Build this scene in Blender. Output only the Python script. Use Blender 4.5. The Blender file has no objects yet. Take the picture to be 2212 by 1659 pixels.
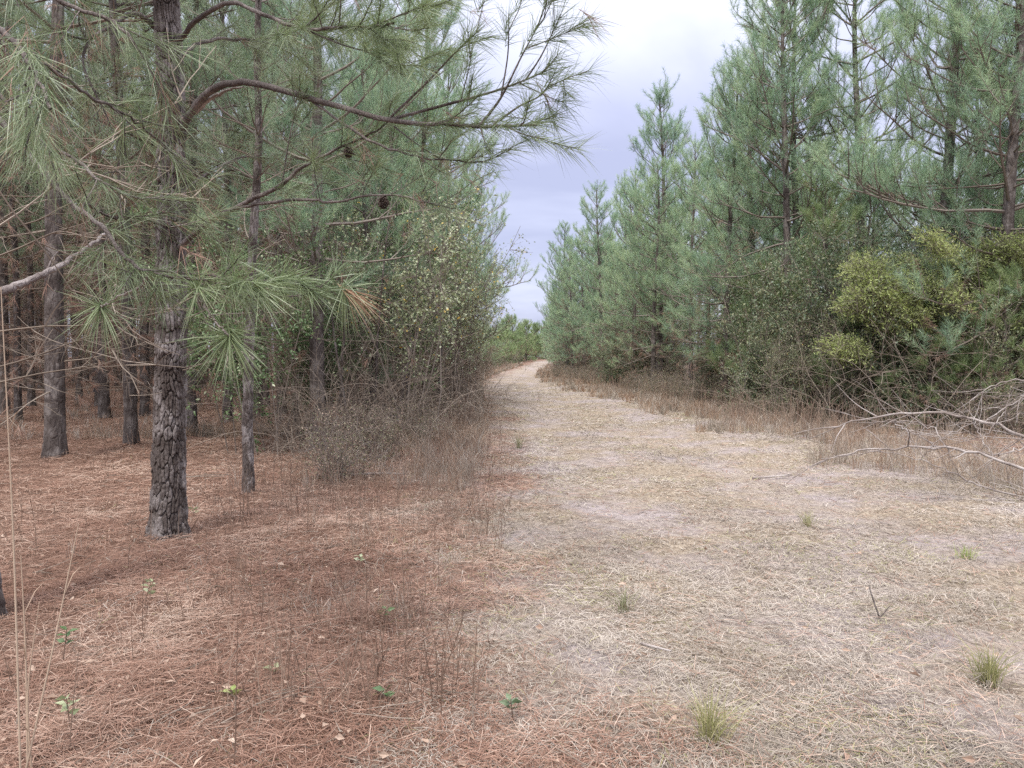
import bpy, math, random
import numpy as np
from mathutils import Vector

R = math.radians
random.seed(5)
C = bpy.context.scene.collection
scn = bpy.context.scene

# ------------------------------------------------------------------ camera model
F_PX, PITCH, CAM_H = 773.0, R(2.07), 1.6


def at(px, py, Y):
    """a point of the place: the picture position (2212 px wide view) at forward distance Y"""
    u, v = px * 0.46293, py * 0.46293
    x, z = (u - 512) / F_PX, (384 - v) / F_PX
    y2 = math.cos(PITCH) + z * math.sin(PITCH)
    z2 = -math.sin(PITCH) + z * math.cos(PITCH)
    k = Y / y2
    return np.array([x * k, Y, CAM_H + z2 * k])


# ------------------------------------------------------------------ numpy helpers
def unit(a):
    a = np.asarray(a, float)
    return a / np.maximum(np.linalg.norm(a, axis=-1, keepdims=True), 1e-9)


def hash3(i, j, k, s=0):
    n = (i.astype(np.int64) * 374761393 + j.astype(np.int64) * 668265263 + k.astype(np.int64) * 2147483647 + s * 974634777) & 0x7FFFFFFF
    n = (n ^ (n >> 13)) * 1274126177 & 0x7FFFFFFF
    n = (n ^ (n >> 16)) * 668265263 & 0x7FFFFFFF
    return ((n ^ (n >> 11)) & 0xFFFF) / 65535.0


def vnoise(x, y, z=None, s=0):
    x = np.asarray(x, float); y = np.asarray(y, float)
    z = np.zeros_like(x) if z is None else np.asarray(z, float)
    xi, yi, zi = np.floor(x), np.floor(y), np.floor(z)
    fx, fy, fz = x - xi, y - yi, z - zi
    fx, fy, fz = (f * f * (3 - 2 * f) for f in (fx, fy, fz))
    o = 0
    for a in (0, 1):
        for b in (0, 1):
            for c in (0, 1):
                w = (fx if a else 1 - fx) * (fy if b else 1 - fy) * (fz if c else 1 - fz)
                o = o + w * hash3(xi + a, yi + b, zi + c, s)
    return o


def fbm(x, y, z=None, o=4, s=0):
    t, a, f = 0, 0.5, 1.0
    for k in range(o):
        t = t + a * vnoise(np.asarray(x) * f, np.asarray(y) * f, None if z is None else np.asarray(z) * f, s + k)
        a *= 0.5; f *= 2.03
    return t / (1 - 0.5 ** o)


def sstep(a, b, x):
    t = np.clip((x - a) / (b - a), 0, 1)
    return t * t * (3 - 2 * t)


# ------------------------------------------------------------------ mesh builder
class MB:
    def __init__(self):
        self.v, self.t, self.f, self.n = [], [], [], 0

    def add(self, verts, faces, mat=0, tint=0.5):
        """faces: list of (k-column index arrays)"""
        verts = np.asarray(verts, np.float32).reshape(-1, 3)
        self.v.append(verts)
        self.t.append(np.broadcast_to(np.asarray(tint, np.float32), (len(verts),)))
        for f in faces:
            f = np.asarray(f, np.int64)
            if len(f):
                self.f.append((f + self.n, mat))
        self.n += len(verts)

    def tube(self, pts, rad, sides=4, mat=0, tint=0.5, cap=False):
        pts = np.asarray(pts, float); n = len(pts)
        rad = np.broadcast_to(np.asarray(rad, float), (n,)) if np.ndim(rad) == 0 or len(rad) == n else np.interp(np.linspace(0, 1, n), np.linspace(0, 1, len(rad)), rad)
        tg = unit(np.gradient(pts, axis=0))
        m = tg.mean(0)
        ref = np.array([0, 0, 1.0]) if abs(m[2]) < 0.8 * np.linalg.norm(m) + 1e-6 else np.array([1.0, 0.1, 0])
        a = unit(np.cross(tg, ref)); b = np.cross(tg, a)
        an = np.linspace(0, 2 * np.pi, sides, endpoint=False)
        ring = pts[:, None] + rad[:, None, None] * (a[:, None] * np.cos(an)[None, :, None] + b[:, None] * np.sin(an)[None, :, None])
        i = np.arange(n - 1)[:, None] * sides; k = np.arange(sides)[None]; k2 = (k + 1) % sides
        q = np.stack([i + k, i + k2, i + sides + k2, i + sides + k], -1).reshape(-1, 4)
        fs = [q]
        if cap:
            fs.append(np.arange((n - 1) * sides, n * sides)[None]); fs.append(np.arange(sides)[::-1][None])
        self.add(ring.reshape(-1, 3), fs, mat, tint)

    def ribbons(self, b, m, e, w, mat=0, tint=0.5, rng=None, flat=False):
        """bent thin blades from b over m to e; w half widths"""
        n = len(b)
        d = unit(e - b)
        ref = rng.normal(size=(n, 3))
        if flat:
            ref = np.array([0, 0, 1.0]) + ref * 0.35
        s = unit(np.cross(d, ref)) * np.reshape(w, (-1, 1))
        v = np.stack([b - s, b + s, m - s * 0.9, m + s * 0.9, e], 1).reshape(-1, 3)
        i = np.arange(n)[:, None] * 5
        self.add(v, [i + np.array([[0, 1, 3, 2]]), i + np.array([[2, 3, 4]])], mat, np.repeat(np.broadcast_to(tint, (n,)), 5))

    def leaves(self, p, d, L, W, mat=0, tint=0.5, rng=None, fold=0.25):
        n = len(p)
        d = unit(d); s = unit(np.cross(d, rng.normal(size=(n, 3)) * 0.8 + np.array([0, 0, 1.0]))); u = np.cross(s, d)
        L = np.reshape(L, (-1, 1)); W = np.reshape(W, (-1, 1))
        c = p + d * L * 0.45
        v = np.stack([p, c + s * W + u * W * fold, p + d * L - u * L * 0.12, c - s * W + u * W * fold, c], 1).reshape(-1, 3)
        i = np.arange(n)[:, None] * 5
        self.add(v, [i + np.array([[0, 1, 4]]), i + np.array([[1, 2, 4]]), i + np.array([[2, 3, 4]]), i + np.array([[3, 0, 4]])], mat,
                 np.repeat(np.broadcast_to(tint, (n,)), 5))

    def needles(self, pos, dirs, n, L, W, rng, mat=0, tint=None, spread=(20, 75), back=0.12, droop=0.15):
        """brushes of long needles round twig tips"""
        T = len(pos)
        if not T:
            return
        pos = np.asarray(pos, float); dirs = unit(dirs)
        tint = rng.random(T) if tint is None else np.broadcast_to(tint, (T,))
        p = np.repeat(pos, n, 0); d = np.repeat(dirs, n, 0); N = len(p)
        th = np.radians(rng.uniform(spread[0], spread[1], N))
        k = unit(np.cross(d, rng.normal(size=(N, 3))))
        nd = d * np.cos(th)[:, None] + k * np.sin(th)[:, None]
        l = (np.repeat(np.broadcast_to(L, (T,)), n) * rng.uniform(0.7, 1.1, N))[:, None]
        b = p - d * (rng.random(N) * back)[:, None]
        m = b + nd * l * 0.5
        e = b + nd * l
        g = (rng.uniform(0.3, 1.0, N) * droop)[:, None] * l
        m[:, 2] -= g[:, 0] * 0.3; e[:, 2] -= g[:, 0]
        self.ribbons(b, m, e, W * rng.uniform(0.8, 1.2, N), mat, np.clip(np.repeat(tint, n) + rng.normal(0, 0.12, N), 0, 1), rng)

    def build(self, name, mats, parent=None, smooth=False):
        me = bpy.data.meshes.new(name)
        v = np.concatenate(self.v); t = np.concatenate(self.t)
        me.vertices.add(len(v)); me.vertices.foreach_set("co", v.ravel())
        li = np.concatenate([f.ravel() for f, _ in self.f])
        tot = np.concatenate([np.full(len(f), f.shape[1]) for f, _ in self.f])
        mi = np.concatenate([np.full(len(f), m) for f, m in self.f])
        me.loops.add(len(li)); me.loops.foreach_set("vertex_index", li.astype(np.int32))
        me.polygons.add(len(tot))
        me.polygons.foreach_set("loop_start", np.concatenate([[0], np.cumsum(tot)[:-1]]).astype(np.int32))
        me.polygons.foreach_set("loop_total", tot.astype(np.int32))
        me.polygons.foreach_set("material_index", mi.astype(np.int32))
        me.polygons.foreach_set("use_smooth", np.full(len(tot), smooth))
        a = me.attributes.new("tint", 'FLOAT', 'POINT'); a.data.foreach_set("value", t.astype(np.float32))
        for m in (mats if isinstance(mats, (list, tuple)) else [mats]):
            me.materials.append(m)
        me.update(calc_edges=True)
        o = bpy.data.objects.new(name, me); C.objects.link(o)
        if parent:
            o.parent = parent
        return o


def tag(o, label=None, cat=None, group=None, kind=None):
    for k, v in (("label", label), ("category", cat), ("group", group), ("kind", kind)):
        if v:
            o[k] = v
        elif k in o and v == '':
            del o[k]
    return o


def empty(name, loc=(0, 0, 0), rz=0.0):
    o = bpy.data.objects.new(name, None); C.objects.link(o)
    o.location = loc; o.rotation_euler = (0, 0, rz); o.empty_display_size = 0.3
    return o


def copy_tree(o, parent=None):
    c = o.copy(); C.objects.link(c); c.parent = parent
    for ch in list(o.children):
        copy_tree(ch, c)
    return c


# ------------------------------------------------------------------ materials
def new_mat(name):
    m = bpy.data.materials.new(name); m.use_nodes = True
    nt = m.node_tree; nt.nodes.clear()
    return m, nt


def nd(nt, typ, ins=None, **kw):
    n = nt.nodes.new(typ)
    for k, v in kw.items():
        setattr(n, k, v)
    for k, v in (ins or {}).items():
        if isinstance(v, bpy.types.NodeSocket):
            nt.links.new(v, n.inputs[k])
        else:
            n.inputs[k].default_value = v
    return n


def ramp(nt, fac, stops):
    n = nt.nodes.new('ShaderNodeValToRGB')
    el = n.color_ramp.elements
    while len(el) < len(stops):
        el.new(0.5)
    for e, (p, c) in zip(el, stops):
        e.position = p; e.color = (*c, 1)
    nt.links.new(fac, n.inputs[0])
    return n.outputs[0]


def leaf_mat(name, stops, transl=0.3, rough=0.5, spec=0.4, nscale=0.35, tcol=1.25):
    """foliage: colour by the clump's own tint and a broad patchiness, light passing through"""
    m, nt = new_mat(name)
    at_ = nd(nt, 'ShaderNodeAttribute', attribute_name='tint')
    geo = nd(nt, 'ShaderNodeNewGeometry')
    oi = nd(nt, 'ShaderNodeObjectInfo')
    no = nd(nt, 'ShaderNodeTexNoise', {'Vector': geo.outputs['Position'], 'Scale': nscale, 'Detail': 2.0})
    a = nd(nt, 'ShaderNodeMath', {0: at_.outputs['Fac'], 1: 0.5}, operation='MULTIPLY')
    b = nd(nt, 'ShaderNodeMath', {0: no.outputs['Fac'], 1: 0.45, 2: a.outputs[0]}, operation='MULTIPLY_ADD')
    c = nd(nt, 'ShaderNodeMath', {0: oi.outputs['Random'], 1: 0.26, 2: b.outputs[0]}, operation='MULTIPLY_ADD')
    col = ramp(nt, c.outputs[0], stops)
    p = nd(nt, 'ShaderNodeBsdfPrincipled', {'Base Color': col, 'Roughness': rough, 'Specular IOR Level': spec})
    if transl > 0:
        tc = nd(nt, 'ShaderNodeHueSaturation', {'Color': col, 'Value': tcol, 'Saturation': 1.1})
        tr = nd(nt, 'ShaderNodeBsdfTranslucent', {'Color': tc.outputs[0]})
        mx = nd(nt, 'ShaderNodeMixShader', {0: transl, 1: p.outputs[0], 2: tr.outputs[0]})
        out = mx.outputs[0]
    else:
        out = p.outputs[0]
    nd(nt, 'ShaderNodeOutputMaterial', {'Surface': out})
    return m


def bark_mat(name, c0, c1, c2, scale=14.0, bump=0.6, fine=60.0):
    m, nt = new_mat(name)
    tc = nd(nt, 'ShaderNodeTexCoord')
    mp = nd(nt, 'ShaderNodeMapping', {'Vector': tc.outputs['Object'], 'Scale': (1, 1, 0.32)})
    wn = nd(nt, 'ShaderNodeTexNoise', {'Vector': mp.outputs[0], 'Scale': 9.0, 'Detail': 3.0})
    wv = nd(nt, 'ShaderNodeVectorMath', {0: wn.outputs['Color'], 1: (0.09, 0.09, 0.09)}, operation='MULTIPLY')
    ad = nd(nt, 'ShaderNodeVectorMath', {0: mp.outputs[0], 1: wv.outputs[0]}, operation='ADD')
    vo = nd(nt, 'ShaderNodeTexVoronoi', {'Vector': ad.outputs[0], 'Scale': scale}, feature='DISTANCE_TO_EDGE')
    ed = nd(nt, 'ShaderNodeMapRange', {0: vo.outputs['Distance'], 1: 0.0, 2: 0.16})
    fi = nd(nt, 'ShaderNodeTexNoise', {'Vector': tc.outputs['Object'], 'Scale': fine, 'Detail': 5.0, 'Roughness': 0.65})
    br = nd(nt, 'ShaderNodeTexNoise', {'Vector': tc.outputs['Object'], 'Scale': 5.0, 'Detail': 4.0})
    pt = nd(nt, 'ShaderNodeAttribute', attribute_name='tint')
    mix0 = nd(nt, 'ShaderNodeMath', {0: fi.outputs['Fac'], 1: 0.5, 2: br.outputs['Fac']}, operation='MULTIPLY_ADD')
    mixf = nd(nt, 'ShaderNodeMath', {0: pt.outputs["Fac"], 1: 0.20, 2: mix0.outputs[0]}, operation='MULTIPLY_ADD')
    col = ramp(nt, mixf.outputs[0], [(0.58, c0), (0.85, c1), (1.0, c2)])
    hgt = nd(nt, 'ShaderNodeMath', {0: fi.outputs['Fac'], 1: 0.35, 2: ed.outputs[0]}, operation='MULTIPLY_ADD')
    bp = nd(nt, 'ShaderNodeBump', {'Height': hgt.outputs[0], 'Strength': bump, 'Distance': 0.02})
    p = nd(nt, 'ShaderNodeBsdfPrincipled', {'Base Color': col, 'Roughness': 0.9, 'Specular IOR Level': 0.15, 'Normal': bp.outputs[0]})
    nd(nt, 'ShaderNodeOutputMaterial', {'Surface': p.outputs[0]})
    return m


M_NEEDLE = leaf_mat('pine_needles', [(0.12, (0.105, 0.150, 0.092)), (0.45, (0.180, 0.245, 0.160)), (0.85, (0.28, 0.335, 0.20))], 0.42, 0.42, 0.5)
M_NEEDLE_TEAL = leaf_mat('pine_needles_bluish', [(0.12, (0.125, 0.202, 0.132)), (0.45, (0.225, 0.332, 0.216)), (0.85, (0.375, 0.465, 0.272))], 0.45, 0.40, 0.5)
M_NEEDLE_NEAR = leaf_mat('pine_needles_near', [(0.1, (0.075, 0.112, 0.052)), (0.5, (0.150, 0.200, 0.100)), (0.9, (0.245, 0.295, 0.155))], 0.25, 0.38, 0.55, 1.2)
M_NEEDLE_YOUNG = leaf_mat('fresh_pine_needles', [(0.1, (0.115, 0.175, 0.075)), (0.5, (0.20, 0.275, 0.13)), (0.9, (0.32, 0.39, 0.19))], 0.4, 0.4, 0.5)
M_LIMB_GREY = bark_mat('grey_limb_bark', (0.12, 0.098, 0.09), (0.20, 0.17, 0.158), (0.32, 0.285, 0.27), 34.0, 0.5, 120.0)
M_NEEDLE_BROWN = leaf_mat('dead_needles', [(0.1, (0.14, 0.082, 0.058)), (0.5, (0.22, 0.135, 0.10)), (0.9, (0.32, 0.21, 0.16))], 0.2, 0.6, 0.2)
M_NEEDLE_ORANGE = leaf_mat('orange_needles', [(0.1, (0.20, 0.115, 0.075)), (0.6, (0.31, 0.185, 0.125)), (0.9, (0.40, 0.27, 0.18))], 0.2, 0.6, 0.2)
M_BARK = bark_mat('pine_bark', (0.048, 0.038, 0.034), (0.098, 0.082, 0.074), (0.175, 0.154, 0.142))
M_BARK_HERO = bark_mat('pine_bark_plates', (0.058, 0.044, 0.037), (0.108, 0.090, 0.081), (0.235, 0.208, 0.195), 30.0, 0.5, 90.0)
M_TWIG = leaf_mat('twig_bark', [(0.1, (0.085, 0.068, 0.056)), (0.5, (0.145, 0.118, 0.098)), (0.9, (0.22, 0.19, 0.165))], 0, 0.85, 0.15)
M_DEADWOOD = leaf_mat('dead_twigs', [(0.1, (0.10, 0.078, 0.062)), (0.5, (0.175, 0.142, 0.112)), (0.9, (0.29, 0.245, 0.20))], 0, 0.85, 0.1)
M_PALEWOOD = bark_mat('bleached_wood', (0.15, 0.122, 0.105), (0.245, 0.21, 0.19), (0.36, 0.325, 0.30), 30.0, 0.25, 120.0)
M_BRANCH = bark_mat('branch_bark', (0.062, 0.050, 0.044), (0.112, 0.094, 0.084), (0.21, 0.182, 0.165), 40.0, 0.6, 120.0)
M_LEAF_DARK = leaf_mat('evergreen_leaves', [(0.1, (0.045, 0.075, 0.038)), (0.5, (0.092, 0.132, 0.070)), (0.9, (0.17, 0.21, 0.12))], 0.18, 0.38, 0.5)
M_LEAF_OLIVE = leaf_mat('olive_leaves', [(0.1, (0.105, 0.115, 0.055)), (0.5, (0.18, 0.19, 0.095)), (0.9, (0.30, 0.30, 0.175))], 0.25, 0.45, 0.45)
M_LEAF_BRIGHT = leaf_mat('yellow_green_leaves', [(0.1, (0.15, 0.19, 0.06)), (0.5, (0.27, 0.33, 0.11)), (0.9, (0.44, 0.48, 0.20))], 0.35, 0.45, 0.4)
M_LEAF_SILVER = leaf_mat('grey_green_leaves', [(0.1, (0.14, 0.17, 0.085)), (0.5, (0.25, 0.29, 0.155)), (0.9, (0.42, 0.45, 0.29))], 0.25, 0.35, 0.6)
M_LEAF_YELLOW = leaf_mat('yellow_leaves', [(0.1, (0.42, 0.26, 0.05)), (0.5, (0.58, 0.40, 0.08)), (0.9, (0.66, 0.52, 0.2))], 0.3, 0.5, 0.3)
M_LEAF_GREEN = leaf_mat('green_leaves', [(0.1, (0.038, 0.078, 0.028)), (0.5, (0.075, 0.135, 0.050)), (0.9, (0.15, 0.215, 0.095))], 0.25, 0.38, 0.5)
M_LITTER = leaf_mat('straw_needles', [(0.15, (0.072, 0.036, 0.024)), (0.38, (0.172, 0.092, 0.062)), (0.62, (0.275, 0.165, 0.117)), (0.88, (0.45, 0.34, 0.265))], 0.1, 0.6, 0.3, 0.8)
M_DRYGRASS = leaf_mat('dry_grass_blades', [(0.15, (0.120, 0.098, 0.076)), (0.38, (0.24, 0.205, 0.163)), (0.62, (0.345, 0.300, 0.247)), (0.88, (0.51, 0.46, 0.40))], 0.15, 0.6, 0.3, 0.6)
M_WEED = leaf_mat('weed_stems', [(0.1, (0.085, 0.052, 0.038)), (0.45, (0.18, 0.122, 0.090)), (0.85, (0.32, 0.25, 0.19))], 0.1, 0.7, 0.2, 0.8)
M_SEDGE = leaf_mat('reddish_grass', [(0.1, (0.20, 0.12, 0.08)), (0.5, (0.31, 0.215, 0.15)), (0.9, (0.44, 0.35, 0.26))], 0.2, 0.6, 0.25, 0.8)
M_GREENGRASS = leaf_mat('green_grass_blades', [(0.1, (0.14, 0.15, 0.06)), (0.5, (0.24, 0.24, 0.10)), (0.9, (0.42, 0.38, 0.22))], 0.2, 0.5, 0.35)
M_DEADLEAF = leaf_mat('fallen_leaves', [(0.1, (0.16, 0.095, 0.065)), (0.5, (0.29, 0.20, 0.145)), (0.9, (0.45, 0.35, 0.27))], 0.15, 0.6, 0.3, 2.0)
M_CONE = leaf_mat('cone_scales', [(0.1, (0.045, 0.032, 0.026)), (0.6, (0.08, 0.06, 0.05)), (0.9, (0.13, 0.10, 0.085))], 0, 0.7, 0.25)

# ------------------------------------------------------------------ the lie of the land
PATH_Y = np.array([-6, 0, 3, 6, 11.5, 20, 33, 46, 60, 80, 130, 180, 320.0])
PATH_X = np.array([2.6, 2.6, 2.6, 2.5, 2.15, 1.9, 1.0, 0.3, 0.35, 1.4, 5.2, 13.0, 60.0])
PATH_W = np.array([2.9, 2.9, 2.9, 2.8, 2.6, 2.45, 2.25, 2.1, 1.95, 1.85, 1.7, 1.6, 1.6])      # half width


def path_x(y):
    return np.interp(y, PATH_Y, PATH_X)


def path_w(y):
    return np.interp(y, PATH_Y, PATH_W)


def ground_z(x, y):
    x = np.asarray(x, float); y = np.asarray(y, float)
    off = (x - path_x(y)) / path_w(y)
    z = 0.10 * (fbm(x * 0.35, y * 0.35, o=3, s=3) - 0.5) + 0.05 * (fbm(x * 1.6, y * 1.6, o=2, s=9) - 0.5)
    rut = np.exp(-((np.abs(off) - 0.42) / 0.16) ** 2) * 0.035
    for (a, b_, w_) in ((-1.71, 6.8, 0.30), (-3.04, 8.9, 0.2), (-7.08, 11.9, 0.3), (-6.7, 13.6, 0.25)):
        z = z + 0.07 * np.exp(-((x - a) ** 2 + (y - b_) ** 2) / w_ ** 2)
    return z - rut - 0.03 * np.exp(-(off / 1.0) ** 4) + 1.1 * sstep(55, 190, y)


def straw_mask(x, y):
    """1 where fallen pine needles lie (the wood's side), 0 on the grassy track"""
    e = path_x(y) - path_w(y) + 0.15 + (fbm(x * 0.9, y * 0.9, o=3, s=21) - 0.5) * 2.4
    l = sstep(1.1, -1.0, x - e)
    e2 = path_x(y) + path_w(y) + 2.9 + (fbm(x * 0.9, y * 0.9, o=3, s=22) - 0.5) * 2.0
    return np.maximum(l, 0.55 * sstep(-0.6, 0.9, x - e2))


def build_ground():
    ys = np.concatenate([[-60, -30, -12], np.arange(-6, 16, 0.09), np.arange(16, 60, 0.4), np.arange(60, 340, 4.0), [380, 430]])
    xs = np.concatenate([[-330, -220, -110], np.arange(-60, -9, 1.0), np.arange(-9, 10, 0.09), np.arange(10, 60, 1.0), [110, 220, 330]])
    X, Y = np.meshgrid(xs, ys)
    X, Y = X.ravel(), Y.ravel()
    Z = ground_z(X, Y)
    fine = (fbm(X * 5, Y * 5, o=3, s=31) - 0.5) * 0.05
    Z = Z + fine * (np.abs(X) < 12) * (Y < 18)
    nx, ny = len(xs), len(ys)
    i = (np.arange(ny - 1)[:, None] * nx + np.arange(nx - 1)[None]).ravel()
    mb = MB(); mb.add(np.stack([X, Y, Z], 1), [np.stack([i, i + 1, i + nx + 1, i + nx], 1)], 0, straw_mask(X, Y))
    m, nt = new_mat('forest_floor')
    a = nd(nt, 'ShaderNodeAttribute', attribute_name='tint')
    g = nd(nt, 'ShaderNodeNewGeometry')
    n1 = nd(nt, 'ShaderNodeTexNoise', {'Vector': g.outputs['Position'], 'Scale': 0.7, 'Detail': 6.0, 'Roughness': 0.6})
    mp = nd(nt, 'ShaderNodeMapping', {'Vector': g.outputs['Position'], 'Scale': (1, 0.5, 1)})
    n2 = nd(nt, 'ShaderNodeTexNoise', {'Vector': mp.outputs[0], 'Scale': 38.0, 'Detail': 6.0, 'Roughness': 0.75})
    n3 = nd(nt, 'ShaderNodeTexNoise', {'Vector': g.outputs['Position'], 'Scale': 7.0, 'Detail': 5.0, 'Roughness': 0.7})
    straw = ramp(nt, n2.outputs['Fac'], [(0.35, (0.07, 0.040, 0.028)), (0.5, (0.16, 0.095, 0.068)), (0.65, (0.27, 0.175, 0.13))])
    grass = ramp(nt, n2.outputs['Fac'], [(0.35, (0.11, 0.083, 0.062)), (0.5, (0.24, 0.195, 0.145)), (0.65, (0.38, 0.325, 0.25))])
    sand = ramp(nt, n3.outputs['Fac'], [(0.3, (0.20, 0.165, 0.155)), (0.6, (0.31, 0.27, 0.26)), (0.8, (0.39, 0.345, 0.33))])
    sf = nd(nt, 'ShaderNodeMapRange', {0: n1.outputs['Fac'], 1: 0.44, 2: 0.62})
    gs = nd(nt, 'ShaderNodeMix', {0: sf.outputs[0], 6: grass, 7: sand}, data_type='RGBA')
    jm = nd(nt, 'ShaderNodeMath', {0: n3.outputs['Fac'], 1: -0.5}, operation='ADD')
    jf = nd(nt, 'ShaderNodeMath', {0: jm.outputs[0], 1: 0.8, 2: a.outputs['Fac']}, operation='MULTIPLY_ADD', use_clamp=True)
    mix = nd(nt, 'ShaderNodeMix', {0: jf.outputs[0], 6: gs.outputs[2], 7: straw}, data_type='RGBA')
    bp = nd(nt, 'ShaderNodeBump', {'Height': n2.outputs['Fac'], 'Strength': 0.7, 'Distance': 0.03})
    p = nd(nt, 'ShaderNodeBsdfPrincipled', {'Base Color': mix.outputs[2], 'Roughness': 0.95, 'Specular IOR Level': 0.1, 'Normal': bp.outputs[0]})
    nd(nt, 'ShaderNodeOutputMaterial', {'Surface': p.outputs[0]})
    tag(mb.build('ground', m, smooth=True), kind='structure')


build_ground()


# ------------------------------------------------------------------ growing wood
def grow(rng, p, d, L, n=6, up=0.0, jit=0.1):
    p = np.array(p, float); d = unit(d); pts = [p]
    ds = L / n
    for _ in range(n):
        d = unit(d + np.array([0, 0, up * ds]) + rng.normal(0, jit, 3) * 0.6)
        p = p + d * ds
        pts.append(p)
    return np.array(pts), d


def bark_height(u, v, per, seed, pw=0.027, ph=0.135):
    """plates of pine bark on an unrolled trunk: u along the girth (period per), v up the stem"""
    nu = max(6, int(round(per / pw)))
    uu = u / per * nu + 1.1 * (fbm(u * 3, v * 4.0, o=3, s=seed) - 0.5) * 2
    vv = v / ph + 0.9 * (fbm(u * 9, v * 3.0, o=2, s=seed + 5) - 0.5) * 2
    iu, iv = np.floor(uu), np.floor(vv)
    f1 = np.full(u.shape, 9.0); f2 = f1.copy(); cell = np.zeros(u.shape)
    for a in (-1, 0, 1):
        for b in (-1, 0, 1):
            cu, cv = iu + a, iv + b
            wu = np.mod(cu, nu)
            du = cu + 0.15 + 0.7 * hash3(wu, cv, cv * 0, seed) - uu
            dv = cv + 0.1 + 0.8 * hash3(wu, cv, cv * 0, seed + 1) - vv
            d = np.sqrt(du * du + dv * dv)
            h = hash3(wu, cv, cv * 0, seed + 2)
            near = d < f1
            f2 = np.where(near, f1, np.minimum(f2, d)); cell = np.where(near, h, cell); f1 = np.where(near, d, f1)
    e = sstep(0.0, 0.17, f2 - f1)
    flake = fbm(u * 45, v * 22, o=3, s=seed + 7)
    return e * (0.5 + 0.5 * cell) + 0.55 * (flake - 0.5) + 0.4 * (fbm(u * 14, v * 6, o=2, s=seed + 9) - 0.5), cell


def trunk_mesh(mb, line, r_of, sides, rings, seed, depth=0.012, mat=0, fine_to=None):
    """line(z)->xy offset, r_of(z)->radius; rings: array of heights"""
    z = np.asarray(rings, float)
    th = np.linspace(0, 2 * np.pi, sides, endpoint=False)
    T, Z = np.meshgrid(th, z)
    r = r_of(Z)
    per = 2 * np.pi * float(r_of(np.array([1.3]))[0])
    h, tone = bark_height(T / (2 * np.pi) * per, Z, per, seed)
    butt = 1 + 0.16 * np.exp(-np.maximum(Z, 0) / 0.18) * np.sin(T * 4 + seed) + 0.05 * np.sin(T * 2 + seed * 2 + Z * 0.6)
    rr = r * butt + depth * (h - 0.5)
    cx, cy = line(Z)
    V = np.stack([cx + rr * np.cos(T), cy + rr * np.sin(T), Z], -1).reshape(-1, 3)
    n = len(z)
    i = np.arange(n - 1)[:, None] * sides; k = np.arange(sides)[None]; k2 = (k + 1) % sides
    q = np.stack([i + k, i + k2, i + sides + k2, i + sides + k], -1).reshape(-1, 4)
    mb.add(V, [q], mat, tone.ravel())


def twig_tufts(pts, d, rng, tufts, step=0.13, frac=0.6, reach=None):
    """needle brushes along the outer part of a twig"""
    tone = rng.random()
    seg = np.linalg.norm(np.diff(pts, axis=0), axis=1); s = np.concatenate([[0], np.cumsum(seg)]); L = s[-1]
    if reach:
        frac = min(1.0, reach * rng.uniform(0.7, 1.3) / L)
    q = L
    while q > L * (1 - frac) - 1e-6:
        p = np.array([np.interp(q, s, pts[:, c]) for c in range(3)])
        p0 = np.array([np.interp(max(q - 0.05, 0), s, pts[:, c]) for c in range(3)])
        dd = unit(p - p0) if q > 0.05 else d
        tufts.append((p, dd, tone))
        q -= step * rng.uniform(0.8, 1.3)


def live_branch(rng, br, tufts, p, d, L, r, up=0.22, sec_gap=0.2, step=0.15, lift=0.3, bare=0.25, sides=4, reach=None):
    pts, de = grow(rng, p, d, L, 8, up, 0.14)
    br.tube(pts, [r, r * 0.75, r * 0.5, max(0.003, r * 0.22)], sides, 0, rng.random())
    twig_tufts(pts, de, rng, tufts, step, min(0.8, 0.45 / L + 0.1), reach)
    ns = int(L * (1 - bare) / sec_gap)
    for k in range(ns):
        s = bare + (1 - bare) * (k + rng.uniform(0.1, 0.9)) / ns
        i = min(int(s * 8), 7); f = s * 8 - i
        q = pts[i] * (1 - f) + pts[i + 1] * f
        dd = unit(pts[i + 1] - pts[i])
        side = unit(np.cross(dd, [0, 0, 1.0]) + 1e-6) * (1 if k % 2 else -1)
        an = rng.uniform(0.6, 1.05)
        d2 = dd * math.cos(an) + side * math.sin(an) * rng.uniform(0.5, 1.0) + np.array([0, 0, 1.0]) * (lift * rng.uniform(-0.2, 1.2))
        L2 = L * (0.16 + 0.38 * (1 - s)) * rng.uniform(0.7, 1.25) + (0.26 if reach else 0.12)
        p2, e2 = grow(rng, q, d2, L2, 4, 1.3 if reach else 0.5, 0.12)
        br.tube(p2, [r * 0.4, 0.003], 3, 0, rng.random())
        twig_tufts(p2, e2, rng, tufts, step, 0.7, reach)
        if L2 > 0.5:
            for t in (0.35, 0.65):
                j = min(int(t * 4), 3)
                dj = unit(p2[j + 1] - p2[j]); sj = unit(np.cross(dj, rng.normal(size=3)))
                p3, e3 = grow(rng, p2[j], dj * 0.7 + sj * 0.7 + np.array([0, 0, 0.25]), L2 * rng.uniform(0.35, 0.6), 3, 0.5, 0.12)
                br.tube(p3, [0.004, 0.0025], 3, 0, rng.random())
                twig_tufts(p3, e3, rng, tufts, step, 0.6, reach)
    return pts


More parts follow.
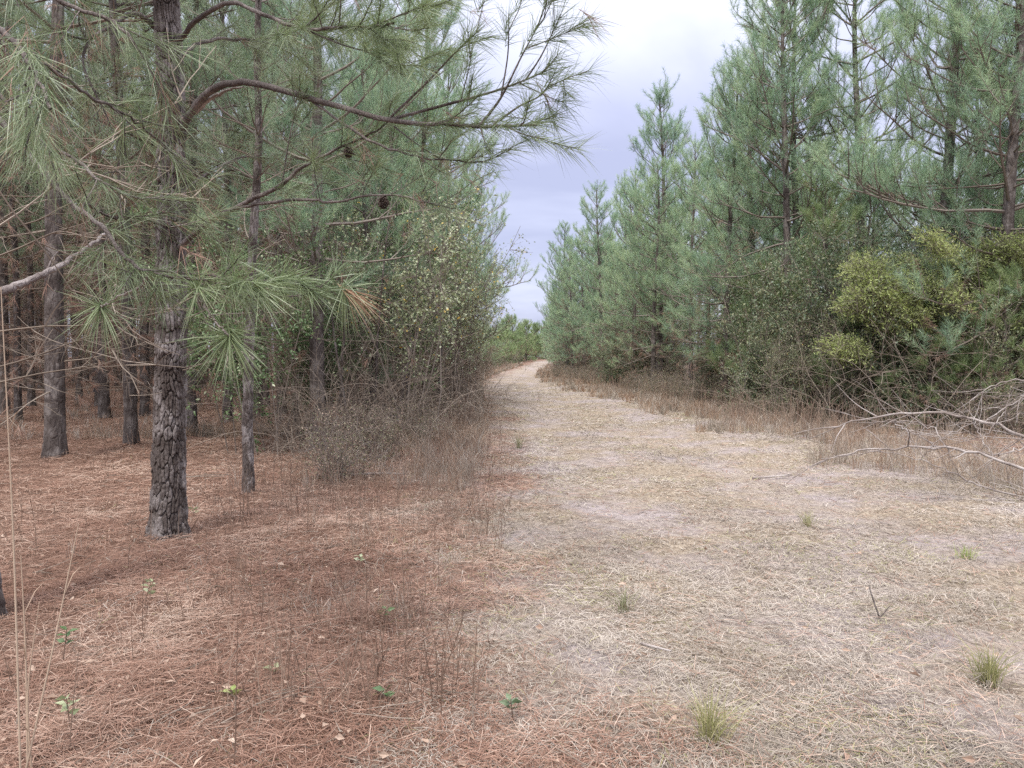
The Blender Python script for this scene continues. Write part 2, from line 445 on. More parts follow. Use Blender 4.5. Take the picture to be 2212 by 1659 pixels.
def dead_branch(rng, mb, p, d, L, r, twigs=7, brown=None):
    pts, de = grow(rng, p, d, L, 7, rng.uniform(-0.25, 0.2), 0.16)
    mb.tube(pts, [r, r * 0.55, 0.003], 4, 0, rng.random())
    for k in range(twigs):
        s = rng.uniform(0.2, 1.0); i = min(int(s * 7), 6)
        q = pts[i] + (pts[i + 1] - pts[i]) * rng.random()
        d2 = unit(pts[i + 1] - pts[i]) * 0.8 + rng.normal(0, 0.6, 3)
        p2, e2 = grow(rng, q, d2, L * rng.uniform(0.18, 0.5), 5, rng.uniform(-0.5, 0.5), 0.2)
        mb.tube(p2, [0.0045, 0.002], 3, 0, rng.random())
        for _ in range(2):
            j = rng.integers(1, 5)
            p3, _e = grow(rng, p2[j], unit(p2[j] - p2[j - 1]) + rng.normal(0, 0.6, 3), L * rng.uniform(0.08, 0.2), 3, 0, 0.2)
            mb.tube(p3, [0.003, 0.0015], 3, 0, rng.random())
        if brown is not None and rng.random() < 0.6:
            brown.append((p2[-1], unit(e2 + np.array([0, 0, -0.8]))))


def make_pine(seed, H, base, Rr, r0, needle=M_NEEDLE, nn=13, nw=0.0027, dead_from=1.0, dead=True, whorl=0.62, per=4, top_el=52, low_el=-6, tr_rings=110, brown_p=0.02, lean=0.25, name='pine_tree'):
    rng = np.random.default_rng(seed)
    root = empty(name)
    a1, a2 = rng.uniform(0, 6.3, 2)

    def line(z):
        k = np.clip(z / H, 0, 1)
        return (lean * math.cos(a1) * k + 0.10 * np.sin(z * 0.55 + a2) * k, lean * math.sin(a1) * k + 0.10 * np.cos(z * 0.45 + a1) * k)

    def r_of(z):
        k = np.clip(z / H, 0, 1)
        return r0 * (1 - k) ** 0.85 * 0.97 + 0.012 + r0 * 0.22 * np.exp(-np.maximum(z, 0) / 0.22)
    tm = MB()
    trunk_mesh(tm, line, r_of, 26, np.concatenate([np.linspace(-0.25, 4, tr_rings * 2 // 3), np.linspace(4, H, tr_rings // 3)[1:]]), seed, r0 * 0.12)
    tm.build('trunk', M_BARK, root, smooth=True)
    lb, nb, tufts, brown = MB(), MB(), [], []
    dm = MB()
    z = base
    while z < H - 0.12:
        t = (z - base) / (H - base)
        k = per + (1 if rng.random() < 0.4 else 0)
        az0 = rng.uniform(0, 6.3)
        for q in range(k):
            az = az0 + q * 6.283 / k + rng.normal(0, 0.25)
            el = R(low_el + (top_el - low_el) * t ** 0.9 + rng.normal(0, 11))
            L = (Rr * (1 - t) ** 0.5 * rng.choice([0.6, 0.85, 1.05, 1.3]) * rng.uniform(0.8, 1.1) * (0.75 + 0.25 * min(1, t * 5)) + 0.28)
            zz = z + rng.normal(0, 0.06)
            cx, cy = line(np.array(zz))
            live_branch(rng, lb, tufts, (cx, cy, zz), (math.cos(az) * math.cos(el), math.sin(az) * math.cos(el), math.sin(el)), L, 0.009 + 0.009 * L, rng.uniform(-0.05, 0.35) + 0.2 * t, sec_gap=0.27, step=0.08, reach=0.38)
        z += whorl * rng.uniform(0.75, 1.25) * (1 - 0.35 * t)
    cx, cy = line(np.array(H))
    lead, de = grow(rng, (cx, cy, H - 0.1), (0, 0, 1), 0.55, 4, 0.4, 0.04)
    lb.tube(lead, [0.011, 0.005], 4, 0, 0.5)
    twig_tufts(lead, de, rng, tufts, 0.06, 1.0)
    P = np.array([t[0] for t in tufts]); D = np.array([t[1] for t in tufts])
    D = unit(D + np.array([0, 0, 0.30]))
    tone = np.array([t[2] for t in tufts])
    isb = np.modf(tone * 977.0)[0] < brown_p
    isb |= (P[:, 2] < base + 1.6) & (np.modf(tone * 577.0)[0] < 0.26)
    nb.needles(P[~isb], D[~isb], nn, 0.20, nw, rng, 0, tint=tone[~isb], spread=(16, 68), back=0.08, droop=0.14)
    if isb.any():
        nb.needles(P[isb], unit(D[isb] + [0, 0, -0.9]), max(5, nn // 2), 0.17, nw, rng, 1, spread=(8, 50), droop=0.3)
    if dead:
        z = dead_from
        while z < base + 0.6:
            for q in range(rng.integers(3, 5)):
                az = rng.uniform(0, 6.3); el = R(rng.uniform(-18, 22))
                cx, cy = line(np.array(z))
                dead_branch(rng, dm, (cx, cy, z), (math.cos(az) * math.cos(el), math.sin(az) * math.cos(el), math.sin(el)), rng.uniform(0.6, 1.9), rng.uniform(0.007, 0.014), 6, brown)
            z += rng.uniform(0.28, 0.5)
        dm.build('dead_limbs', M_DEADWOOD, root)
        if brown:
            nb.needles([b[0] for b in brown], [b[1] for b in brown], 18, 0.17, nw * 0.9, rng, 1, spread=(5, 55), droop=0.35)
    lb.build('limbs', M_TWIG, root)
    nb.build('crown', [needle, M_NEEDLE_BROWN], root)
    print('pine', seed, 'tufts', len(P), 'nverts', nb.n, lb.n, dm.n)
    return root


EDGE = [make_pine(101, 13.4, 2.3, 2.7, 0.125, M_NEEDLE_TEAL, brown_p=0.015, low_el=-10),
        make_pine(102, 12.0, 2.9, 2.2, 0.105, M_NEEDLE_TEAL, low_el=-2),
        make_pine(103, 11.0, 1.8, 2.1, 0.10, M_NEEDLE_TEAL, brown_p=0.03),
        make_pine(104, 12.6, 3.4, 2.4, 0.115, M_NEEDLE_TEAL, low_el=-8)]
INNER = [make_pine(201, 13.5, 5.6, 2.3, 0.122, M_NEEDLE, nn=11, nw=0.0028, per=3),
         make_pine(202, 12.8, 4.8, 2.2, 0.105, M_NEEDLE, nn=11, nw=0.0028, per=3),
         make_pine(203, 14.0, 6.2, 2.4, 0.13, M_NEEDLE, nn=11, nw=0.0028, per=3)]
YOUNG = make_pine(301, 5.9, 1.9, 1.25, 0.06, M_NEEDLE_YOUNG, nn=20, nw=0.0026, dead_from=0.9, whorl=0.62, per=4, top_el=65, low_el=-12, brown_p=0.10, lean=0.1)
BUSHY = make_pine(302, 4.6, 0.45, 1.35, 0.055, M_NEEDLE_YOUNG, nn=16, nw=0.0030, whorl=0.42, per=5, top_el=62, low_el=0, brown_p=0.03, lean=0.1, dead=False)
USED = set()


def plant(proto, x, y, rz, sc, label, cat='pine tree', group=None, sz=None):
    o = proto if proto.name not in USED else copy_tree(proto)
    USED.add(proto.name)
    o.location = (x, y, float(ground_z(x, y)) - 0.02); o.rotation_euler = (0, 0, rz); o.scale = (sc, sc, sz or sc)
    for k in ('label', 'group'):
        if k in o:
            del o[k]
    tag(o, label, cat, group)
    return o


# ------------------------------------------------------------------ hero pine and the pine leaning in
def poly3(pts):
    return np.array([at(*p) for p in pts])


def smooth_line(p, n=24):
    """Catmull-Rom through the points"""
    p = np.asarray(p, float)
    q = np.vstack([2 * p[0] - p[1], p, 2 * p[-1] - p[-2]])
    out = []
    m = len(p) - 1
    per = max(2, n // m)
    for i in range(m):
        a, b, c, d = q[i:i + 4]
        t = np.linspace(0, 1, per, endpoint=False)[:, None]
        out.append(0.5 * (2 * b + (c - a) * t + (2 * a - 5 * b + 4 * c - d) * t ** 2 + (3 * b - a - 3 * c + d) * t ** 3))
    return np.vstack(out + [p[-1:]])


def spray(rng, tw, tufts, line, r, gap=0.16, L=0.32, start=0.3, lift=0.3, sag=0.0, up=0.5, step=0.1, frac=0.55, sub=True):
    """side twigs with needle brushes along a limb"""
    seg = np.linalg.norm(np.diff(line, axis=0), axis=1); s = np.concatenate([[0], np.cumsum(seg)])
    q = start * s[-1]; k = 0
    while q < s[-1]:
        p = np.array([np.interp(q, s, line[:, c]) for c in range(3)])
        p0 = np.array([np.interp(max(q - 0.05, 0), s, line[:, c]) for c in range(3)])
        p1 = np.array([np.interp(min(q + 0.05, s[-1]), s, line[:, c]) for c in range(3)])
        dd = unit(p1 - p0); side = unit(rng.normal(size=3) + np.cross(dd, [0, 0, 1.0]) * (1.2 if k % 2 else -1.2))
        side = side - dd * np.dot(side, dd)
        d2 = dd * rng.uniform(0.5, 1.0) + side * rng.uniform(0.5, 1.0) + np.array([0, 0, lift - sag])
        p2, e2 = grow(rng, p, d2, L * rng.uniform(0.5, 1.25), 5, up - sag, 0.14)
        tw.tube(p2, [max(0.003, r * 0.4), 0.0022], 5, 0, rng.random())
        twig_tufts(p2, e2, rng, tufts, step, frac)
        if sub and rng.random() < 0.6:
            j = rng.integers(1, 4)
            p3, e3 = grow(rng, p2[j], unit(p2[j + 1] - p2[j]) + rng.normal(0, 0.6, 3), L * rng.uniform(0.3, 0.7), 4, up - sag, 0.14)
            tw.tube(p3, [0.003, 0.002], 4, 0, rng.random()); twig_tufts(p3, e3, rng, tufts, step, frac)
        q += gap * rng.uniform(0.7, 1.3); k += 1


def limb(root, name, pts, r0, r1, mat, rng, sp=None, tips=True, sides=8, nn=34, nl=0.215, nw=0.0013, brown=0.05, tuft_dir=None, label=None, extra=(), fork=()):
    """one limb of a near tree: wood, with its needles as a child"""
    line = smooth_line(poly3(pts), 36)
    line[1:-1] += rng.normal(0, 0.004, (len(line) - 2, 3))
    mb = MB(); mb.tube(line, np.linspace(r0, r1, len(line)) * (1 + 0.04 * rng.normal(size=len(line))), sides, 0, 0.5)
    tufts = []
    for fp in fork:
        fl = smooth_line(poly3(fp[0]), 20)
        mb.tube(fl, np.linspace(fp[1], 0.0028, len(fl)), 6, 0, rng.random())
        if sp is not None:
            spray(rng, mb, tufts, fl, fp[1], **sp)
            twig_tufts(fl, unit(fl[-1] - fl[-2]), rng, tufts, sp.get('step', 0.1), 0.3)
    if sp is not None:
        spray(rng, mb, tufts, line, r1 * 2, **sp)
        if tips:
            twig_tufts(line, unit(line[-1] - line[-2]), rng, tufts, 0.07, 0.22)
    o = mb.build(name, mat, root, smooth=True)
    if label:
        o['label'] = label
    if tufts or extra:
        nb = MB()
        P = [t[0] for t in tufts]; D = [t[1] for t in tufts]
        if P:
            P = np.array(P); D = unit(np.array(D) + (np.array(tuft_dir) if tuft_dir else 0))
            b = rng.random(len(P)) < brown
            nb.needles(P[~b], D[~b], nn, nl, nw, rng, 0, spread=(12, 62), back=0.10, droop=0.22)
            if b.any():
                nb.needles(P[b], unit(D[b] + [0, 0, -0.9]), nn // 2, nl * 0.9, nw, rng, 1, spread=(5, 50), droop=0.3)
        for (pt, d, n, l, spd, mi) in extra:
            nb.needles([at(*pt)], [d], n, l, nw * 1.45, rng, mi, tint=0.9, spread=spd, back=0.05, droop=0.30)
        nb.build('needles', [M_NEEDLE_NEAR, M_NEEDLE_BROWN, M_NEEDLE_ORANGE], o)
    return o


def cone_mesh(rng, c, L=0.085, Rr=0.03):
    mb = MB()
    n = 110
    k = np.arange(n); t = (k + 0.5) / n; az = k * 2.39996
    rr = Rr * np.sin(np.pi * (0.12 + 0.82 * t)) ** 0.8
    z = -L * t
    d = np.stack([np.cos(az), np.sin(az), np.full(n, -0.25)], 1)
    p = np.asarray(c) + np.stack([np.cos(az) * rr * 0.45, np.sin(az) * rr * 0.45, z], 1)
    mb.leaves(p, d, rr * 0.95 + 0.006, np.full(n, 0.0085), 0, rng.random(n), rng, 0.5)
    mb.tube(np.asarray(c) + np.array([[0, 0, 0.02], [0, 0, 0], [0, 0, -L * 0.4], [0, 0, -L]]), [0.003, 0.008, 0.016, 0.004], 8, 0, 0.3)
    return mb


def hero_pine():
    rng = np.random.default_rng(7)
    b = at(363, 1150, 6.8)
    root = empty('pine_tree', (0, 0, 0))
    tag(root, 'thick scaly pine trunk nearest the track with an arching limb', 'pine tree')
    xs = np.array([363, 368, 371, 371, 364, 350, 330]); ys = np.array([1150, 800, 500, 250, 80, -150, -400])
    pts = poly3([(x, y, 6.8) for x, y in zip(xs, ys)])
    zk = pts[:, 2].copy(); zk[0] = 0

    def line(z):
        return np.interp(z, zk, pts[:, 0]), 6.8 + 0 * z

    def r_of(z):
        return 0.138 - 0.0100 * z + 0.028 * np.exp(-np.maximum(z, 0) / 0.25)
    mb = MB()
    trunk_mesh(mb, line, r_of, 250, np.concatenate([np.arange(-0.2, 5.2, 0.0062), np.linspace(5.22, 10.5, 60)]), 77, 0.038)
    mb.build('trunk', M_BARK_HERO, root, smooth=True)
    sp = dict(gap=0.13, L=0.34, start=0.35, lift=0.15, up=0.5, step=0.085, frac=0.5)
    # the long arching limb over the track
    limb(root, 'branch', [(388, 290, 6.75), (415, 240, 6.6), (455, 196, 6.4), (505, 178, 6.2), (560, 181, 6.0), (650, 207, 5.7), (750, 235, 5.4), (843, 260, 5.1),
                          (925, 266, 4.9), (1035, 273, 4.7), (1090, 272, 4.6), (1160, 270, 4.5)], 0.035, 0.006, M_BRANCH, rng,
         dict(sp, start=0.80), sides=9, nn=34, brown=0.03, label='long arching limb reaching over the track', tuft_dir=(0.25, 0, 0.1), fork=[
             ([(843, 258, 5.1), (964, 226, 4.95), (1062, 199, 4.8), (1136, 172, 4.7), (1191, 148, 4.6)], 0.011),
             ([(843, 254, 5.1), (917, 183, 5.0), (984, 113, 4.9), (1035, 66, 4.8)], 0.009),
             ([(1035, 273, 4.7), (1082, 211, 4.65), (1125, 125, 4.55), (1160, 60, 4.5)], 0.009),
             ([(1066, 269, 4.68), (1121, 230, 4.6), (1171, 203, 4.5), (1199, 156, 4.4)], 0.007),
             ([(1136, 172, 4.7), (1171, 117, 4.6), (1212, 31, 4.5)], 0.006),
             ([(1082, 211, 4.65), (1097, 117, 4.6), (1099, 30, 4.5)], 0.006),
             ([(996, 214, 4.9), (1011, 156, 4.85), (1020, 110, 4.8)], 0.005),
             ([(1090, 272, 4.6), (1130, 290, 4.5), (1175, 300, 4.4)], 0.005),
             ([(1160, 60, 4.5), (1175, 20, 4.45), (1190, -25, 4.4)], 0.004)])
    limb(root, 'branch', [(394, 262, 6.7), (425, 238, 6.6), (455, 214, 6.5), (490, 196, 6.4), (525, 188, 6.3)], 0.026, 0.006, M_PALEWOOD, rng, None, label='bleached dead limb under the arch')
    limb(root, 'branch', [(640, 200, 5.75), (691, 230, 5.6), (793, 301, 5.3), (879, 332, 5.1), (941, 344, 5.0), (1043, 348, 4.8), (1105, 320, 4.7)], 0.011, 0.003, M_BRANCH, rng,
         dict(sp, start=0.55, gap=0.2, L=0.3), nn=22, brown=0.15, fork=[([(851, 273, 5.1), (898, 309, 5.05), (957, 348, 5.0)], 0.006)])
    limb(root, 'branch', [(388, 535, 6.75), (449, 480, 6.4), (508, 449, 6.2), (609, 398, 5.9), (648, 363, 5.8), (723, 324, 5.6), (800, 289, 5.4), (860, 250, 5.2)], 0.026, 0.004, M_BRANCH, rng,
         dict(sp, start=0.45, gap=0.2), nn=26, brown=0.12, fork=[([(609, 398, 5.9), (625, 300, 5.8), (640, 240, 5.7), (665, 190, 5.6)], 0.006), ([(723, 324, 5.6), (760, 330, 5.5), (800, 338, 5.4)], 0.005)])
    o = limb(root, 'branch', [(508, 449, 6.2), (586, 437, 6.0), (664, 431, 5.8), (722, 437, 5.6), (790, 423, 5.5), (870, 424, 5.3), (930, 440, 5.2), (985, 450, 5.1)], 0.014, 0.003, M_BRANCH, rng,
             dict(sp, start=0.35, gap=0.22, L=0.4, lift=0.35), nn=20, brown=0.2, label='thin lower limb carrying a pine cone')
    c = cone_mesh(rng, at(828, 424, 5.4), 0.085, 0.03).build('pine_cone', M_CONE, o); c['label'] = 'closed dark cone hanging below the twig'
    o = limb(root, 'branch', [(385, 90, 6.75), (430, 40, 6.5), (500, 5, 6.2), (547, 23, 5.9), (656, 62, 5.5), (730, 60, 5.2), (805, 58, 4.9), (850, 50, 4.7)], 0.022, 0.006, M_BRANCH, rng,
             dict(sp, start=0.5, gap=0.11, L=0.38, lift=0.2), nn=46, brown=0.04, fork=[
                 ([(656, 62, 5.5), (690, 30, 5.4), (715, -10, 5.3)], 0.008), ([(656, 62, 5.5), (735, 95, 5.3), (805, 118, 5.1), (870, 162, 4.9)], 0.007),
                 ([(805, 58, 4.9), (870, 30, 4.7), (930, 8, 4.6)], 0.006)])
    cone_mesh(rng, at(752, 318, 5.5), 0.07, 0.026).build('pine_cone', M_CONE, root.children[4])
    # limbs to the back and the left
    limb(root, 'branch', [(340, 60, 6.8), (290, 30, 6.6), (230, 62, 6.3), (185, 85, 6.0), (130, 70, 5.7)], 0.024, 0.006, M_BRANCH, rng, dict(sp, start=0.2, sag=0.35, gap=0.2), nn=30, brown=0.1,
         fork=[([(185, 85, 6.0), (170, 40, 5.9), (190, -10, 5.8)], 0.010), ([(195, 80, 6.0), (180, 140, 5.9), (230, 250, 5.8), (245, 290, 5.8)], 0.012)])
    limb(root, 'branch', [(390, 120, 6.8), (440, 90, 7.2), (520, 85, 7.6), (600, 100, 8.0), (680, 150, 8.4)], 0.02, 0.004, M_BRANCH, rng, dict(sp, start=0.2, gap=0.14), nn=30)
    limb(root, 'branch', [(388, 420, 6.8), (440, 380, 7.2), (520, 340, 7.6), (600, 345, 8.0)], 0.015, 0.003, M_BRANCH, rng, dict(sp, start=0.4, gap=0.22), nn=22, brown=0.3)
    limb(root, 'branch', [(350, 420, 6.75), (300, 380, 6.5), (240, 372, 6.2), (180, 400, 6.0)], 0.014, 0.003, M_BRANCH, rng, dict(sp, start=0.3, gap=0.25, sag=0.3), nn=22, brown=0.25)
    for (x0, y0, dx, n) in ((395, 800, 70, 5), (350, 790, -120, 6), (400, 600, 130, 6), (350, 540, -160, 8), (398, 690, 90, 6)):
        mb = MB(); p = at(x0, y0, 6.75); q = at(x0 + dx, y0 - 10, 6.5)
        dead_branch(rng, mb, p, q - p, 1.0, 0.006, n)
        mb.build('dead_limb', M_DEADWOOD, root)
    # crown above the frame
    lb, nb, tf = MB(), MB(), []
    for z in np.arange(5.3, 10.4, 0.5):
        for az in rng.uniform(0, 6.3, 4):
            el = R(5 + (z - 5.3) * 9)
            cx, cy = line(np.array(z))
            live_branch(rng, lb, tf, (float(cx), float(cy), z), (math.cos(az) * math.cos(el), math.sin(az) * math.cos(el), math.sin(el)), 2.3 * (1 - (z - 5.3) / 6.5) + 0.3, 0.02)
    nb.needles([t[0] for t in tf], unit(np.array([t[1] for t in tf]) + [0, 0, 0.3]), 26, 0.2, 0.0013, rng, 0, spread=(14, 68), back=0.15, droop=0.2)
    lb.build('limbs', M_TWIG, root); nb.build('crown', M_NEEDLE, root)


hero_pine()


def leaning_pine():
    """a pine just beyond the left edge whose limbs hang into the view"""
    rng = np.random.default_rng(19)
    bx, by = -3.20, 4.5
    root = empty('pine_tree')
    tag(root, 'dark pine at the very left edge with hanging sprays of long needles', 'pine tree')
    mb = MB()
    trunk_mesh(mb, lambda z: (bx - 0.03 * z, by + 0 * z), lambda z: 0.14 - 0.009 * z + 0.03 * np.exp(-np.maximum(z, 0) / 0.3), 110,
               np.concatenate([np.arange(-0.2, 4.5, 0.014), np.linspace(4.6, 10, 40)]), 88, 0.026)
    mb.build('trunk', M_BARK_HERO, root, smooth=True)
    sp = dict(gap=0.12, L=0.30, start=0.2, lift=0.0, up=0.1, sag=0.25, step=0.085, frac=0.5)
    limb(root, 'branch', [(-60, 655, 4.45), (0, 630, 4.5), (50, 612, 4.6), (100, 590, 4.7), (150, 560, 4.85), (200, 525, 5.0), (232, 500, 5.1)], 0.030, 0.008, M_LIMB_GREY, rng, None,
         label='thick pale dead limb', fork=[([(100, 590, 4.7), (112, 560, 4.75), (128, 540, 4.8)], 0.007), ([(150, 560, 4.85), (210, 585, 4.8)], 0.004)])
    # the limb that comes down to the starburst of needles
    limb(root, 'branch', [(-80, 180, 4.3), (0, 260, 4.0), (62, 332, 3.85), (144, 430, 3.7), (219, 488, 3.6), (273, 558, 3.45), (320, 586, 3.4), (398, 601, 3.35), (450, 606, 3.3)], 0.017, 0.0035, M_BRANCH, rng,
         dict(sp, start=0.66, gap=0.14, L=0.2, sag=0.1), nn=30, nl=0.20, nw=0.0012, brown=0.06, label='limb ending in a starburst of long needles',
         fork=[([(320, 583, 3.4), (400, 590, 3.35), (463, 596, 3.3), (500, 610, 3.2), (545, 622, 3.15)], 0.0045),
               ([(398, 598, 3.35), (470, 604, 3.3), (560, 606, 3.3), (640, 606, 3.35)], 0.0045),
               ([(545, 640, 3.2), (630, 640, 3.3), (700, 628, 3.35), (742, 624, 3.4)], 0.004)],
         extra=[((495, 726, 3.3), (0.05, -1.0, 0.15), 105, 0.25, (50, 108), 0), ((494, 730, 3.3), (0.05, -0.4, -0.9), 60, 0.25, (10, 75), 0),
                ((217, 663, 3.6), (0.0, -1.0, 0.1), 75, 0.25, (50, 105), 0), ((215, 668, 3.6), (0.1, -0.4, -0.9), 50, 0.23, (10, 60), 0),
                ((428, 618, 3.3), (0.3, -0.6, 0.1), 60, 0.21, (30, 100), 0), ((560, 618, 3.15), (0.7, -0.4, 0.1), 80, 0.22, (15, 75), 0),
                ((610, 606, 3.3), (0.8, -0.4, 0.0), 70, 0.21, (15, 75), 0), ((510, 612, 3.25), (0.6, -0.5, 0.2), 70, 0.22, (20, 80), 0),
                ((650, 606, 3.35), (0.9, -0.3, -0.2), 40, 0.2, (15, 70), 0),
                ((745, 626, 3.4), (0.15, -0.2, -0.9), 26, 0.25, (5, 45), 0), ((748, 626, 3.4), (0.85, -0.1, -0.55), 34, 0.24, (5, 40), 2), ((742, 624, 3.4), (0.8, 0, 0.1), 14, 0.2, (10, 60), 0)])
    limb(root, 'branch', [(320, 586, 3.4), (312, 612, 3.42), (296, 625, 3.45), (262, 638, 3.5), (235, 655, 3.55), (217, 664, 3.6)], 0.006, 0.003, M_PALEWOOD, rng, None)
    limb(root, 'branch', [(430, 640, 3.35), (455, 682, 3.32), (475, 706, 3.3), (494, 726, 3.3)], 0.005, 0.004, M_PALEWOOD, rng, None, fork=[([(455, 680, 3.32), (500, 678, 3.35), (543, 676, 3.4)], 0.003)])
    # hanging sprays close to the lens
    kw = dict(nn=24, nl=0.21, nw=0.0009)
    limb(root, 'branch', [(-200, -60, 3.6), (-60, 20, 3.0), (30, 90, 2.6), (75, 160, 2.4), (110, 235, 2.3)], 0.014, 0.004, M_BRANCH, rng, dict(sp, start=0.45, gap=0.10, L=0.18, sag=0.7), brown=0.22, tuft_dir=(0, -0.1, -0.9), **kw)
    limb(root, 'branch', [(-150, 120, 3.9), (-20, 190, 3.2), (60, 270, 2.9), (110, 330, 2.7)], 0.012, 0.003, M_BRANCH, rng, dict(sp, start=0.45, gap=0.14, L=0.2, sag=0.6), brown=0.15, tuft_dir=(0, 0, -0.8), **kw)
    limb(root, 'branch', [(-160, -140, 3.9), (0, -60, 3.4), (120, 0, 3.2), (260, 60, 3.1), (330, 160, 3.2), (370, 230, 3.3)], 0.013, 0.003, M_BRANCH, rng, dict(sp, start=0.35, gap=0.16, L=0.26, sag=0.3), brown=0.12, tuft_dir=(0, 0, -0.3), **kw)
    limb(root, 'branch', [(-100, 330, 4.2), (40, 300, 3.9), (140, 330, 3.8), (230, 400, 3.7), (310, 430, 3.7), (370, 420, 3.8)], 0.012, 0.003, M_BRANCH, rng, dict(sp, start=0.35, gap=0.15, L=0.26, sag=0.3), brown=0.12, tuft_dir=(0.2, 0, -0.1), **kw)
    limb(root, 'branch', [(30, 90, 2.6), (110, 150, 2.8), (200, 210, 3.0), (290, 260, 3.2), (370, 330, 3.4), (410, 385, 3.5)], 0.008, 0.003, M_BRANCH, rng, dict(sp, start=0.25, gap=0.15, L=0.25, sag=0.2), brown=0.1, **kw)
    limb(root, 'branch', [(190, 440, 3.7), (240, 470, 3.8), (300, 470, 3.9), (370, 490, 4.0), (430, 480, 4.1)], 0.007, 0.003, M_BRANCH, rng, dict(sp, start=0.2, gap=0.13, L=0.25, sag=0.2), brown=0.15, **kw)
    # thin bare twigs
    for (x, y, Y, dx, dy, L, n) in ((-30, 720, 4.4, 200, -30, 1.1, 5), (-30, 800, 4.4, 260, -60, 1.2, 5), (-20, 500, 4.3, 150, -120, 1.3, 8), (-10, 400, 4.2, 120, 150, 1.2, 8), (-20, 830, 4.4, 160, -20, 0.9, 4),
                                    (144, 430, 3.7, 60, 120, 0.7, 6), (-20, 560, 4.3, 200, -70, 1.2, 8), (60, 330, 3.85, 80, 30, 0.9, 7)):
        mb = MB(); p = at(x, y, Y); q = at(x + dx, y + dy, Y + 0.1)
        dead_branch(rng, mb, p, q - p, L, 0.006, n)
        mb.build('dead_limb', M_DEADWOOD, root)
    lb, nb, tf = MB(), MB(), []
    for z in np.arange(4.9, 9.9, 0.5):
        for az in rng.uniform(0, 6.3, 4):
            el = R(5 + (z - 4.5) * 9)
            live_branch(rng, lb, tf, (bx - 0.03 * z, by, z), (math.cos(az) * math.cos(el), math.sin(az) * math.cos(el), math.sin(el)), 2.2 * (1 - (z - 4.5) / 6.5) + 0.3, 0.02)
    nb.needles([t[0] for t in tf], unit(np.array([t[1] for t in tf]) + [0, 0, 0.3]), 24, 0.2, 0.0014, rng, 0, spread=(14, 68), back=0.15, droop=0.2)
    lb.build('limbs', M_TWIG, root); nb.build('crown', M_NEEDLE, root)


leaning_pine()


# ------------------------------------------------------------------ trees you can tell apart
def gx(px, Y):
    return (px * 0.46293 - 512) / F_PX * Y


def trunk_size(o, k):
    """thicken a copy's stem only"""
    for c in o.children:
        if c.name.split('.')[0] == 'trunk':
            c.scale = (k, k, 1)


PINES = []


def told(px, Y, proto, rz, sc, label, tk=1.0, sz=None):
    o = plant(proto, gx(px, Y), Y, rz, sc, label, sz=sz)
    if tk != 1.0:
        trunk_size(o, tk)
    PINES.append((gx(px, Y), Y))
    return o


PINES += [(gx(363, 6.8), 6.8), (-3.09, 4.5)]
told(115, 11.9, INNER[0], 0.4, 1.0, 'second thickest pine trunk, slightly bowed, behind the big scaly pine', 1.08)
told(281, 13.6, INNER[1], 2.0, 1.0, 'straight slim dark trunk just behind and beside the big scaly pine')
told(224, 20.2, INNER[2], 4.0, 1.0, 'stout dark trunk midway back in the wood, its base in tan grass', 1.0)
told(312, 20.8, INNER[0], 1.2, 0.95, 'dark trunk half hidden behind the big scaly pine')
told(412, 15.5, INNER[1], 5.1, 0.95, 'dark trunk peeping out from behind the big scaly pine')
told(491, 18.3, INNER[1], 3.3, 1.0, 'straight trunk seen under the starburst of needles')
told(556, 20.0, INNER[2], 0.9, 0.9, 'grey trunk just beside the slender vine-clad stem')
told(608, 21.4, INNER[0], 2.6, 0.9, 'trunk standing at the back of the bare needle floor')
told(170, 28.0, INNER[1], 5.6, 1.05, 'trunk far back between the bowed trunk and the stout dark one')
told(8, 21.0, INNER[2], 3.0, 1.0, 'trunk in tan grass at the extreme edge of the wood')
told(687, 13.6, EDGE[1], 1.0, 0.95, 'pine wrapped in bare vines at the mouth of the thicket', 1.25)
told(910, 21.5, EDGE[3], 2.2, 0.95, 'pine with a pale trunk standing in weeds beside the track')
# right side
told(2030, 19.0, EDGE[0], 0.7, 1.12, 'tallest pine over the leafy thicket, trunk bare between its limbs', 1.1)
told(1781, 20.6, YOUNG, 1.5, 1.0, 'young slim pine with a plume leader and rusty lower needles')
told(1565, 25.0, EDGE[2], 4.4, 1.0, 'pine with a thin dark trunk at the bend of the track', 1.05)
told(1425, 34.0, EDGE[1], 0.2, 1.10, 'bushy pine with twin tips beyond the bend')
told(1725, 24.5, EDGE[3], 3.7, 1.12, 'tall pine whose narrow top rises highest against the cloud')

told(1860, 23.5, EDGE[0], 2.9, 1.12, 'tall open-crowned pine rising behind the bright vine')
told(2215, 20.5, EDGE[3], 5.2, 1.2, 'tall pine at the outer edge of the view behind the fallen limb')
told(1630, 27.5, EDGE[1], 2.4, 0.97, 'pine with a pointed top just behind the one with a thin dark trunk')
told(1300, 46.0, EDGE[2], 1.4, 1.05, 'pine that steps down beside the twin-tipped one')

plant(EDGE[2], gx(805, 16.8), 16.8, 1.1, 0.72, 'bushy pine rising straight out of the bramble tangle'); plant(EDGE[1], gx(865, 20.0), 20.0, 2.0, 0.8, 'pine behind the leafy holly with the yellow leaves')
PINES += [(gx(805, 16.8), 16.8), (gx(865, 20.0), 20.0)]
for (x, y, sc, lab) in ((-2.0, 27.0, 0.86, 'green pine whose limbs reach farthest out over the inner side of the bend'), (-2.2, 37.0, 0.8, 'smaller green pine next along the inner side of the bend')):
    plant(EDGE[0], x, y, 2.0 + y, sc, lab); PINES.append((x, y))

# rows of plantation pines
rng = np.random.default_rng(3)


def free(x, y, d=1.5):
    return all((x - a) ** 2 + (y - b) ** 2 > d * d for a, b in PINES)


